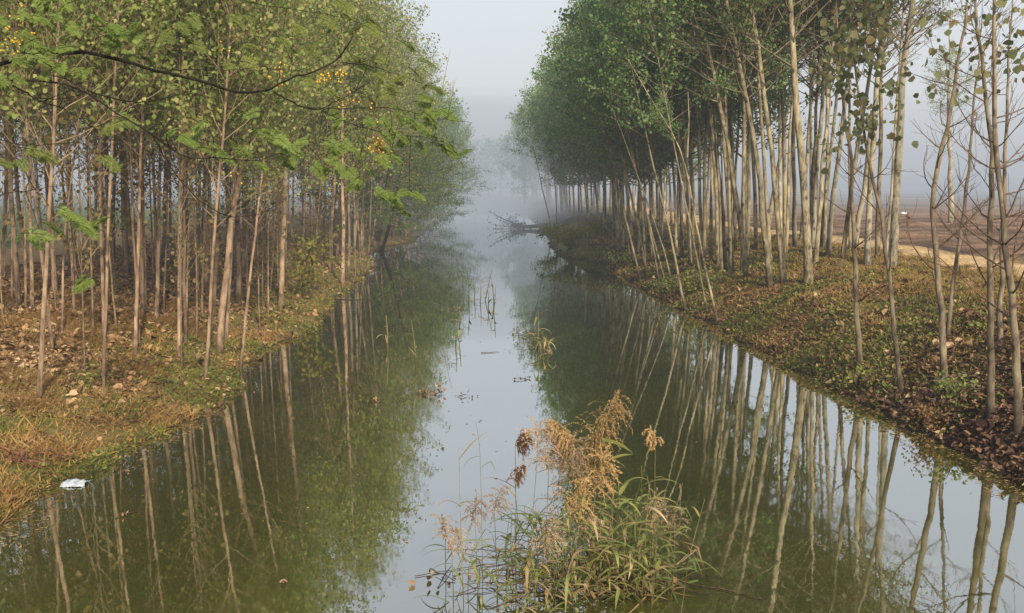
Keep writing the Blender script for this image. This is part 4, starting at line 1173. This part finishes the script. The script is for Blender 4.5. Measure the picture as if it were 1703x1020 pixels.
def build_tangle():
    """dead stalks and leaves lying on the water round the foot of the clump"""
    r = np.random.default_rng(12)
    mb = MB()
    for i in range(420):
        f = r.random()
        if f < 0.62: x, y = r.normal(1030, 62), r.normal(968, 16)
        else: x, y = r.normal(930, 90), r.normal(955, 26)
        if not (760 < x < 1165): continue
        p = np.array(tuple(water_at(x, y))); p[2] = r.uniform(0.004, 0.10) * max(0.2, 1 - abs(x - 1010) / 150)
        az = r.uniform(0, 2 * PI); d = np.array([math.cos(az), math.sin(az), r.normal() * 0.16])
        L = r.uniform(0.12, 0.5)
        if r.random() < 0.55:
            pts = np.array([p - d * L / 2, p + np.array([0, 0, r.uniform(0, 0.04)]), p + d * L / 2]); pts[:, 2] = np.maximum(pts[:, 2], 0.004)
            mb.tube(smooth_path(pts, 6), np.linspace(0.004, 0.002, 6), 4, 0, cap=False)
        else:
            q = np.linspace(-0.5, 0.5, 6)[:, None] * d * L + p + np.array([0, 0, 1.0]) * (r.uniform(-0.05, 0.06) * np.cos(np.linspace(-1.5, 1.5, 6))[:, None])
            q[:, 2] = np.maximum(q[:, 2], 0.003)
            s = np.cross(d, [0, 0, 1.0]); s /= np.linalg.norm(s); s = s + np.array([0, 0, r.normal() * 0.5]); s /= np.linalg.norm(s)
            mb.blade(q, r.uniform(0.010, 0.028) * np.array([0.5, 1, 1, 0.9, 0.6, 0.1]), s, 1 if r.random() < 0.8 else 2)
    o = mb.build("reed_litter", [M["dead_stick"], M["reed_dead"], M["reed_leaf"]])
    tag(o, "tangle of dead broken reed stalks floating round the foot of the reed clump", "reed litter", kind="stuff")


build_tangle()

# plants and bits further out in the water
def water_plant(px, py, items, label, seed, dead=0.5, leaf_len=0.3, n_leaf=3, group=None, name="water_reed"):
    for i, (bx, by, tx, ty) in enumerate(items):
        b = water_at(bx, by)
        reed(b, [at((bx + tx) / 2 + 1, (by + ty) / 2, b.y), at(tx, ty, b.y)], label if isinstance(label, str) else label[i], seed + i, n_leaf=n_leaf, group=group, dead=dead, leaf_len=leaf_len, rad=0.016, name=name, cat="reed", leaf_w=0.05)


G5 = "thin reeds standing in the middle of the canal"
water_plant(0, 0, [(780, 505, 778, 452), (798, 503, 800, 462), (805, 500, 818, 448), (822, 502, 815, 455), (788, 500, 790, 470), (812, 510, 811, 478), (820, 520, 824, 478), (757, 575, 759, 530), (762, 565, 766, 520)],
            ["thin reed at the left of the mid canal group on bright water", "reed second in the mid canal group, slightly bowed", "tallest reed of the mid canal group, bent right", "reed at the right of the mid canal group", "short reed inside the mid canal group", "short thin reed before the right of the mid canal group", "foremost thin reed of the mid canal group", "thin dark reed left of and nearer than the mid canal group", "thin dark reed behind the one nearer than the mid canal group"], 400, dead=0.4, group=G5)
water_plant(0, 0, [(645, 582, 642, 525), (644, 570, 638, 555)], ["tall straw coloured stem standing alone in the dark left reflection", "short bent stem beside the tall straw coloured one"], 420, dead=0.9, leaf_len=0.25, group="stems in the dark left water")
water_plant(0, 0, [(693, 610, 684, 533)], "leaning straw coloured stem in the left water, right of the taller one", 430, dead=0.9, leaf_len=0.22, n_leaf=3)
water_plant(0, 0, [(888, 578, 890, 545), (893, 580, 896, 515), (905, 585, 902, 555), (912, 590, 908, 560), (898, 590, 905, 562)],
            ["green leafy stem at the left of the small reed tuft off the right water", "tallest stem of the small reed tuft off the right water", "pale bent stem in the middle of the small reed tuft", "pale bent stem at the right of the small reed tuft", "foremost pale stem of the small reed tuft"], 440, dead=0.6, leaf_len=0.4, n_leaf=6, group="small reed tuft off the right water")


def clump(px, py, label, seed, n=40, size=0.2, mats=("litter_tan", "leaf_yellow"), name="floating_debris", cat="debris", h=0.06):
    r = np.random.default_rng(seed)
    b = water_at(px, py)
    mb = MB()
    c = r.normal(size=(n, 3)) * np.array([size, size * 0.7, 0]) * 0.5; c[:, 2] = np.abs(r.normal(size=n)) * h * np.exp(-np.abs(c[:, 0]) / size * 2) + 0.006
    D = rand_dirs(n, r); D[:, 2] = np.abs(D[:, 2]) * 0.6
    ls = r.uniform(0.03, 0.075, n)
    k = n // 3
    mb.leaves(c[:k], D[:k], rand_dirs(k, r), ls[:k], ls[:k] * 0.7, 1)
    mb.leaves(c[k:], D[k:], rand_dirs(n - k, r), ls[k:], ls[k:] * 0.7, 0)
    for _ in range(2):
        a = r.uniform(0, PI); d = np.array([math.cos(a), math.sin(a), 0.05]) * size * r.uniform(0.4, 0.9)
        mb.tube(np.array([-d, [0, 0, 0.02], d]) + np.array([0, 0, 0.015]), [0.005, 0.005, 0.003], 4, 2, cap=False)
    o = mb.build(name, [M[mats[0]], M[mats[1]], M["dead_stick"]], None, loc=(b.x, b.y, 0.0))
    tag(o, label, cat)
    return o


clump(705, 655, "largest floating clump of brown leaves in the left half of the canal", 1, 22, 0.14, ("litter_brown", "litter_tan"), h=0.08)
clump(730, 656, "small upright dead leaf bits floating right of the largest brown clump", 2, 22, 0.16, ("litter_brown", "litter_tan"), h=0.14)
clump(770, 660, "little dark floating leaves on the bright water strip", 3, 10, 0.14, ("litter_brown", "litter_brown"))
clump(862, 557, "yellow green floating tuft beside the bright water strip", 4, 34, 0.28, ("leaf_yellow", "leaf_yellow"), h=0.16)
clump(760, 516, "tan floating scraps left of the mid canal reeds", 5, 18, 0.4, ("litter_tan", "leaf_yellow"), h=0.10)
clump(865, 632, "few dark specks of leaves floating on bright water before the reed clump", 6, 8, 0.25, ("litter_brown", "litter_brown"), h=0.02)
clump(625, 668, "pale leaf scraps floating in the dark left reflection", 7, 6, 0.14, ("litter_tan", "litter_tan"), h=0.01)
clump(740, 962, "dark leaf bits floating left of the reed clump", 8, 12, 0.3, ("litter_brown", "litter_tan"), h=0.01)
clump(472, 972, "pale scrap floating in the near left water", 9, 3, 0.05, ("litter_tan", "litter_tan"), h=0.005)
clump(215, 858, "thin pale scraps floating below the left bank", 10, 6, 0.2, ("litter_tan", "leaf_yellow"), h=0.01)


def stick(pix, label, rad=0.006, z=0.012):
    pts = [water_at(x, y) for x, y in pix]
    b = pts[0]
    mb = MB(); r = np.random.default_rng(int(pix[0][0]))
    Q = smooth_path([(p.x - b.x, p.y - b.y, z) for p in pts], 12); Q[:, 2] += r.normal(size=12) * 0.003
    mb.tube(Q, np.linspace(rad, rad * 0.4, 12), 5, 0)
    o = mb.build("floating_stick", M["dead_stick"], None, smooth=True, loc=(b.x, b.y, 0))
    tag(o, label, "stick")


stick([(800, 588), (815, 587), (830, 586)], "short stick floating across the bright water strip", 0.008)
stick([(690, 960), (760, 948), (850, 935)], "long thin twig floating into the reed clump from the left", 0.004)
stick([(1150, 976), (1200, 981), (1270, 1000)], "dark twig floating out from the right end of the reed clump", 0.010)
stick([(545, 497), (590, 500), (605, 497)], "dark stick lying on the water at the left bank past the shrub", 0.015)

# white rag at the waterline
def build_rag():
    r = np.random.default_rng(3)
    b = water_at(124, 806)
    n, m = 16, 10
    v = []; q = []
    for i in range(n):
        for j in range(m):
            x = (i / (n - 1) - 0.5) * 0.27; y = (j / (m - 1) - 0.5) * 0.24
            e = max(0, 1 - (x / 0.19) ** 2 - (y / 0.12) ** 2)
            v.append((x + r.normal() * 0.006, y + r.normal() * 0.006, 0.006 + 0.035 * e ** 0.6 * (0.4 + 1.2 * r.random()) + r.normal() * 0.006))
    for i in range(n - 1):
        for j in range(m - 1):
            q.append((i * m + j, (i + 1) * m + j, (i + 1) * m + j + 1, i * m + j + 1))
    mb = MB(); mb.add(v, q)
    o = mb.build("plastic_bag", M["white_dull"], None, loc=(b.x, b.y, 0.0))
    tag(o, "crumpled white plastic bag lying at the left waterline", "plastic bag")
    p = on_ground(1503, 356)
    mb = MB(); icosphere(mb, (0, 0, 0.10), 0.22); 
    o = mb.build("plastic_sack", M["white"], None, smooth=True, loc=p); o.scale = (1.3, 0.8, 0.5)
    tag(o, "small white sack lying far out in the ploughed field", "sack")
    p = on_ground(1510, 374)
    mb = MB(); mb.tube([(0, 0, -0.1), (0.02, 0, 0.35), (-0.01, 0, 0.6)], [0.09, 0.08, 0.06], 7); mb.leaves(np.zeros((6, 3)) + (0, 0, 0.4), rand_dirs(6), rand_dirs(6), 0.25, 0.1, 0)
    o = mb.build("tree_stump", M["rust"], None, smooth=True, loc=p)
    tag(o, "short reddish stump standing in the field near the white sack", "stump")


build_rag()

# rusty fallen bough on the left bank edge
def build_fallen_bough():
    r = np.random.default_rng(8)
    b = on_ground(20, 765); b.z = gz(b.x, b.y)
    root = empty("fallen_bough", b)
    tag(root, "rusty red fallen bough lying on the grass at the left waterline", "fallen bough")
    for (x0, y0, x1, y1, w_) in [(-30, 745, 20, 762, 0.03), (20, 762, 50, 782, 0.025), (40, 775, 88, 785, 0.02), (30, 770, 60, 790, 0.015), (55, 780, 85, 800, 0.012)]:
        A = on_ground(x0, y0); B = on_ground(x1, y1)
        A.z = gz(A.x, A.y) + 0.05; B.z = gz(B.x, B.y) + 0.05
        mid = (A + B) / 2 + Vector((0, 0, 0.04))
        mb = MB(); mb.tube(smooth_path([A - b, mid - b, B - b], 8), np.linspace(w_, w_ * 0.5, 8), 6, 0)
        mb.build("branch", M["rust"], root, smooth=True)
    c = r.normal(size=(40, 3)) * np.array([0.22, 0.10, 0.02]) + np.array([0.2, -0.1, 0.06])
    mb = MB(); mb.leaves(c, rand_dirs(40, r), rand_dirs(40, r), r.uniform(0.06, 0.12, 40), 0.04, 0)
    mb.build("foliage", M["rust"], root)


build_fallen_bough()

# fallen tree across the far water
def build_fallen_tree():
    r = np.random.default_rng(31)
    b = water_at(900, 381); b.z = 0.3
    root = empty("fallen_tree", b)
    tag(root, "dark fallen tree lying into the far misty water from the right bank", "fallen tree")
    P = lambda x, y: np.array(tuple(at(x, y, b.y) - b))
    mb = MB(); mb.tube(smooth_path([P(912, 374), P(885, 377), P(862, 378)], 10), np.linspace(0.16, 0.12, 10), 8, 0)
    mb.build("trunk", M["bark_dark"], root, smooth=True)
    mb = MB()
    ends = [(812, 351), (824, 363), (816, 373), (822, 380), (828, 360), (832, 369), (842, 363), (852, 365), (836, 383)]
    for (x, y) in ends:
        Q = smooth_path([P(872, 377), P((872 + x) / 2, (377 + y) / 2 + 3), P(x, y)], 8)
        mb.tube(Q, np.linspace(0.03, 0.012, 8), 5, 0)
        k = 5
        for _ in range(k):
            a = r.integers(2, 7); d = rand_dirs(1, r)[0] * r.uniform(0.3, 0.7)
            mb.tube(np.array([Q[a], Q[a] + d * 0.6, Q[a] + d]), [0.011, 0.008, 0.005], 4, 0)
    n = 70
    c = np.array([P(r.uniform(808, 866), r.uniform(352, 384)) for _ in range(n)]) + r.normal(size=(n, 3)) * np.array([0.1, 0.4, 0.1])
    mb.leaves(c, rand_dirs(n, r), rand_dirs(n, r), 0.13, 0.10, 1)
    c = np.array([P(r.normal(864, 7), r.normal(377, 3)) for _ in range(140)])
    mb.leaves(c, rand_dirs(140, r), rand_dirs(140, r), 0.2, 0.14, 1)
    mb.build("crown", [M["bark_dark"], M["leaf_dark"]], root)


build_fallen_tree()

# ------------------------------------------------------------------ shrubs
def shrub(p, radius, height, n_leaf, leaf, mats, label, seed, group=None, name="leafy_shrub", n_stem=12, lean=(0, 0)):
    r = np.random.default_rng(seed)
    root = empty(name, p); tag(root, label, "shrub", group)
    st = MB(); fo = MB(); paths = []
    for k in range(n_stem):
        az = r.uniform(0, 2 * PI); rr_ = radius * math.sqrt(r.random())
        top = np.array([math.cos(az) * rr_ + lean[0], math.sin(az) * rr_ + lean[1], height * r.uniform(0.55, 1.05)])
        Q = smooth_path([(0, 0, -0.05), top * np.array([0.35, 0.35, 0.6]), top, top + np.array([math.cos(az), math.sin(az), -0.3]) * radius * 0.3], 9)
        st.tube(Q, np.linspace(0.012, 0.003, 9), 4, 0, cap=False); paths.append(Q)
    st.build("stems", M["twig_left"], root)
    A = np.concatenate([q[2:] for q in paths])
    c = A[r.integers(0, len(A), n_leaf)] + r.normal(size=(n_leaf, 3)) * leaf * 1.4
    c[:, 2] = np.maximum(c[:, 2], 0.03)
    D = rand_dirs(n_leaf, r); D[:, 2] -= 0.35
    ls = leaf * r.uniform(0.6, 1.25, n_leaf)
    fo.leaves(c, D, rand_dirs(n_leaf, r) + np.array([0, 0, 0.4]), ls, ls * 0.75, 0)
    fo.build("foliage", mats, root)
    return root


b = on_ground(505, 497); b.z = gz(b.x, b.y)
shrub(b, 0.75, 2.0, 420, 0.12, [M["leaf_yellow"]], "yellow green big leaved shrub on the left leafy point, leaning over the water", 900, lean=(0.25, -0.2))
b = on_ground(470, 470); b.z = gz(b.x, b.y)
shrub(b, 0.6, 1.6, 180, 0.11, [M["leaf_olive"]], "olive shrub just behind the sturdy poplar on the leafy point", 901)
for i, (x, y, rad, h, n, lf, mt, lab) in enumerate([
    (1150, 488, 0.75, 0.55, 320, 0.085, "leaf_yellow", "low yellowish shrub at the foot of the leaning poles on the right"),
    (1115, 488, 0.65, 0.42, 300, 0.07, "leaf_olive", "low olive mound left of the yellowish shrub at the right waterline"),
    (1185, 478, 0.6, 0.5, 200, 0.08, "leaf_olive", "low shrub right of the yellowish one under the forked pole"),
    (950, 415, 1.7, 1.1, 1500, 0.085, "leaf_yellow", "olive green mound at the tip of the misty right point"),  # lighter leaf colour replaces missing sunlight on this mound and the next
    (985, 412, 1.7, 1.2, 1500, 0.085, "leaf_yellow", "yellowish mound in the middle of the misty right point"),
    (930, 402, 1.4, 0.9, 900, 0.09, "leaf_olive", "farthest green mound of the misty right point"),
    (1015, 418, 1.0, 0.6, 500, 0.085, "litter_tan", "rusty brown mound where the misty right point joins the bank"),
    (1040, 440, 0.8, 0.5, 400, 0.085, "leaf_olive", "small mound at the waterline right of the misty point"),
    (1548, 712, 0.32, 0.34, 330, 0.05, "grass_orange", "brown brushy tuft overhanging the right waterline before the brown sapling"),
    (1590, 665, 0.35, 0.32, 220, 0.06, "leaf_olive", "low weedy tuft beside the foot of the brown sapling"),
    (1450, 640, 0.5, 0.22, 320, 0.055, "grass_green", "low green weed patch at the waterline below the nearest shallow sapling"),
]):
    b = on_ground(x, y); b.z = gz(b.x, b.y)
    shrub(b, rad, h, n, lf, [M[mt]], lab, 910 + i, name="low_shrub")

# ------------------------------------------------------------------ ground cover
def scatter(n, side, ymin, ymax, dmin, dmax, power=1.3, r=rng):
    u = r.random(n)
    k = 1 - power
    y = (ymin ** k + u * (ymax ** k - ymin ** k)) ** (1 / k)
    d = dmin + (dmax - dmin) * r.random(n)
    s = shore_r(y) if side > 0 else shore_l(y)
    return s + side * d, y, d


def cover(x, y, ls, ws, mat_list, name, label, cat, up=0.0, fold=0.2, mats=None, zoff=0.01, seed=0, patch=None):
    r = np.random.default_rng(seed)
    n = len(x); z = ground(x, y)
    ok = z > -0.02
    x, y, z, ls, ws = x[ok], y[ok], z[ok], ls[ok], ws[ok]
    n = len(x)
    C = np.stack([x, y, z + zoff * r.random(n)], axis=1)
    if up > 0:
        D = r.normal(size=(n, 3)) * np.array([0.6, 0.6, 0.15]); D[:, 2] += up
        Nn = rand_dirs(n, r)
    else:
        a = r.random(n) * 2 * PI
        D = np.stack([np.cos(a), np.sin(a), r.normal(size=n) * 0.42 + 0.15], axis=1)
        Nn = r.normal(size=(n, 3)) * 0.6; Nn[:, 2] += 1
    mb = MB()
    mi = r.integers(0, len(mat_list), n) if mats else np.zeros(n, int)
    if patch is not None:       # growth comes in patches of one colour
        pn = vnoise(x * patch, y * patch, 60 + seed) + 0.45 * vnoise(x * patch * 3, y * patch * 3, 61 + seed) + 0.5 + r.normal(size=n) * 0.10
        mi = np.clip((pn * len(mat_list)).astype(int), 0, len(mat_list) - 1)
    for k in range(len(mat_list)):
        s = mi == k if mats else np.ones(n, bool)
        if mats is None and k > 0: break
        mb.leaves(C[s], D[s], Nn[s], ls[s], ws[s], k, fold=fold, droop=0.18 if up > 0 else 0.0)
    o = mb.build(name, mat_list)
    tag(o, label, cat, kind="stuff")
    return o


r = np.random.default_rng(55)
# left bank litter
x, y, d = scatter(80000, -1, 9.5, 50, -0.1, 9.0, 1.3, r)
keep = r.random(len(x)) < np.clip((d - 0.6 + 1.4 * vnoise(x, y, 31)) / 1.6, 0.14, 1) * np.clip((y - 12.0 + 2 * vnoise(x, y, 32)) / 3.5, 0.22, 1)
x, y = x[keep], y[keep]
ls = r.uniform(0.03, 0.10, len(x)); ls = np.where(r.random(len(x)) < 0.12, r.uniform(0.10, 0.17, len(x)), ls) * (0.9 + 0.006 * y)
cover(x, y, ls, ls * r.uniform(0.5, 0.85, len(x)), [M["litter_tan"], M["litter_tan"], M["litter_brown"]], "fallen_leaves", "tan fallen leaves covering the left bank under the poplars", "fallen leaves", mats=True, zoff=0.05, seed=1, fold=0.6)
# right bank litter
x, y, d = scatter(70000, 1, 10.0, 50, -0.05, 6.5, 1.35, r)
keep = r.random(len(x)) < np.clip(1.0 - (y - 13.5) / 8 + 0.9 * vnoise(x * 0.7, y * 0.7, 33), 0.16, 1)
x, y = x[keep], y[keep]
ls = r.uniform(0.025, 0.11, len(x)); ls = np.where(r.random(len(x)) < 0.10, r.uniform(0.11, 0.18, len(x)), ls) * (0.9 + 0.006 * y)
cover(x, y, ls, ls * r.uniform(0.45, 0.85, len(x)), [M["litter_brown"], M["litter_brown"], M["litter_brown"], M["litter_brown"], M["litter_tan"]], "fallen_leaves", "dark brown curled fallen leaves on the shaded right bank", "fallen leaves", mats=True, zoff=0.07, seed=2, fold=0.7)
# left grass
x, y, d = scatter(120000, -1, 8.5, 46, 0.0, 7.0, 1.5, r)
dens = np.clip(1.25 - (d - 0.6) / 2.6 + 1.0 * vnoise(x * 0.8, y * 0.8, 34) - np.clip((y - 17) / 12, 0, 0.7), 0.05, 1)
keep = r.random(len(x)) < dens
x, y = x[keep], y[keep]
ls = r.uniform(0.03, 0.10, len(x)); ls = np.where(r.random(len(x)) < 0.12, r.uniform(0.10, 0.17, len(x)), ls) * (1 + 0.9 * (vnoise(x * 1.3, y * 1.3, 35) > 0.12))
cover(x, y, ls, r.uniform(0.008, 0.018, len(x)) * (0.8 + y * 0.02), [M["grass_green"], M["grass_green"], M["grass"], M["grass_orange"]], "grass", "short yellow green grass growing along the left waterline", "grass", up=0.75, mats=True, seed=3, patch=0.9)
# orange dry tufts on the left
tx, ty, td = scatter(60, -1, 12.5, 24, 1.3, 7.0, 1.3, r)
k = 420
x = np.repeat(tx, k) + r.normal(size=60 * k) * np.repeat(r.uniform(0.10, 0.32, 60), k); y = np.repeat(ty, k) + r.normal(size=60 * k) * 0.22
ls = r.uniform(0.08, 0.26, len(x))
cover(x, y, ls, r.uniform(0.004, 0.008, len(x)), [M["grass_orange"]], "dry_grass", "orange brown dry grass tufts among the left poplars", "dry grass", up=0.8, seed=4)
# right grass
x, y, d = scatter(120000, 1, 12.5, 48, 0.0, 6.5, 1.4, r)
dens = np.clip(0.75 + 1.5 * vnoise(x * 0.75, y * 0.75, 36) + (y - 17) / 12, 0.0, 1) * np.clip((y - 13.0) / 3.0, 0, 1)
keep = r.random(len(x)) < dens
x, y = x[keep], y[keep]
ls = r.uniform(0.04, 0.15, len(x))
cover(x, y, ls, r.uniform(0.008, 0.017, len(x)) * (0.8 + y * 0.02), [M["grass_green"], M["grass_green"], M["grass"], M["grass_orange"]], "grass", "low green and brown grass on the right bank slope", "grass", up=0.7, mats=True, seed=5, patch=0.8)
# dry grass along the top of the right bank
x, y, d = scatter(60000, 1, 16, 48, 2.8, 6.6, 1.4, r)
keep = r.random(len(x)) < np.clip(0.6 + 1.4 * vnoise(x * 0.5, y * 0.5, 37), 0.1, 1)
x, y = x[keep], y[keep]
ls = r.uniform(0.05, 0.20, len(x))
cover(x, y, ls, r.uniform(0.006, 0.012, len(x)) * (0.8 + y * 0.02), [M["grass_orange"], M["grass"]], "dry_grass", "straw coloured dry grass along the top of the right bank", "dry grass", up=0.7, mats=True, seed=6)
# broad leaved weeds on both waterlines
for side, sd_, lab in ((-1, 7, "small broad leaved weeds along the left waterline"), (1, 8, "small broad leaved weeds along the right waterline")):
    x, y, d = scatter(16000, side, 10 if side < 0 else 13.0, 45, -0.1, 2.4 if side < 0 else 5.0, 1.4, r)
    keep = vnoise(x * 1.1, y * 1.1, 40 + sd_) > 0.02
    x, y = x[keep], y[keep]
    ls = r.uniform(0.03, 0.095, len(x))
    cover(x, y, ls, ls * 0.6, [M["leaf_olive"], M["leaf_yellow"], M["leaf_mixed"], M["grass_green"]], "weeds", lab, "weeds", up=0.5, mats=True, zoff=0.07, seed=sd_)

# floating scraps and grass tips along both waterlines
for side, sd_, lab in ((-1, 9, "scraps of straw and leaves floating along the left waterline"), (1, 10, "scraps of straw and leaves floating along the right waterline")):
    n = 5200
    x, y, d = scatter(n, side, 9.5, 48, -0.55, 0.12, 1.4, r)
    keep = r.random(n) < np.clip(1.0 + d * 1.6 + 0.9 * vnoise(x * 0.9, y * 0.9, 70 + sd_), 0, 1)
    x, y = x[keep], y[keep]; n = len(x)
    a = r.random(n) * 2 * PI
    C = np.stack([x, y, np.maximum(ground(x, y), 0.0) + 0.004 + 0.01 * r.random(n)], axis=1)
    D = np.stack([np.cos(a), np.sin(a), np.abs(r.normal(size=n)) * 0.12], axis=1)
    Nn = r.normal(size=(n, 3)) * 0.2; Nn[:, 2] += 1
    ls = r.uniform(0.02, 0.085, n)
    mb = MB(); mi = r.integers(0, 4, n)
    for k in range(4):
        s = mi == k
        mb.leaves(C[s], D[s], Nn[s], ls[s], np.maximum(ls[s] * r.uniform(0.1, 0.4, s.sum()), 0.006), k)
    o = mb.build("shore_litter", [M["litter_tan"], M["litter_brown"], M["grass"], M["grass_green"]])
    tag(o, lab, "shore litter", kind="stuff")

n = 700
y = 9.0 + 46 * r.random(n) ** 1.3
x = shore_l(y) + (shore_r(y) - shore_l(y)) * r.random(n)
keep = vnoise(x * 0.5, y * 0.35, 91) + 0.5 * vnoise(x * 1.7, y * 1.2, 92) > 0.02
x, y = x[keep], y[keep]; n = len(x)
a = r.random(n) * 2 * PI
C = np.stack([x, y, np.full(n, 0.005)], axis=1); D = np.stack([np.cos(a), np.sin(a), np.zeros(n)], axis=1)
Nn = r.normal(size=(n, 3)) * 0.1; Nn[:, 2] += 1
ls = r.uniform(0.015, 0.06, n); mb = MB(); mi = r.integers(0, 3, n)
for k in range(3):
    s = mi == k
    mb.leaves(C[s], D[s], Nn[s], ls[s], ls[s] * 0.5, k, fold=0.05)
o = mb.build("floating_leaves", [M["litter_tan"], M["litter_brown"], M["grass_green"]])
tag(o, "tiny leaves and specks drifting on the canal surface", "floating leaves", kind="stuff")
S.render.engine = "CYCLES"
cy = S.cycles
cy.use_denoising = True
try:
    cy.denoiser = "OPENIMAGEDENOISE"
except Exception:
    pass
cy.max_bounces = 6; cy.diffuse_bounces = 3; cy.glossy_bounces = 3; cy.transmission_bounces = 3; cy.transparent_max_bounces = 12; cy.volume_bounces = 0
cy.caustics_reflective = False; cy.caustics_refractive = False
S.view_settings.view_transform = "Standard"
S.view_settings.look = "None"
S.view_settings.exposure = 0.0
S.view_settings.gamma = 1.0
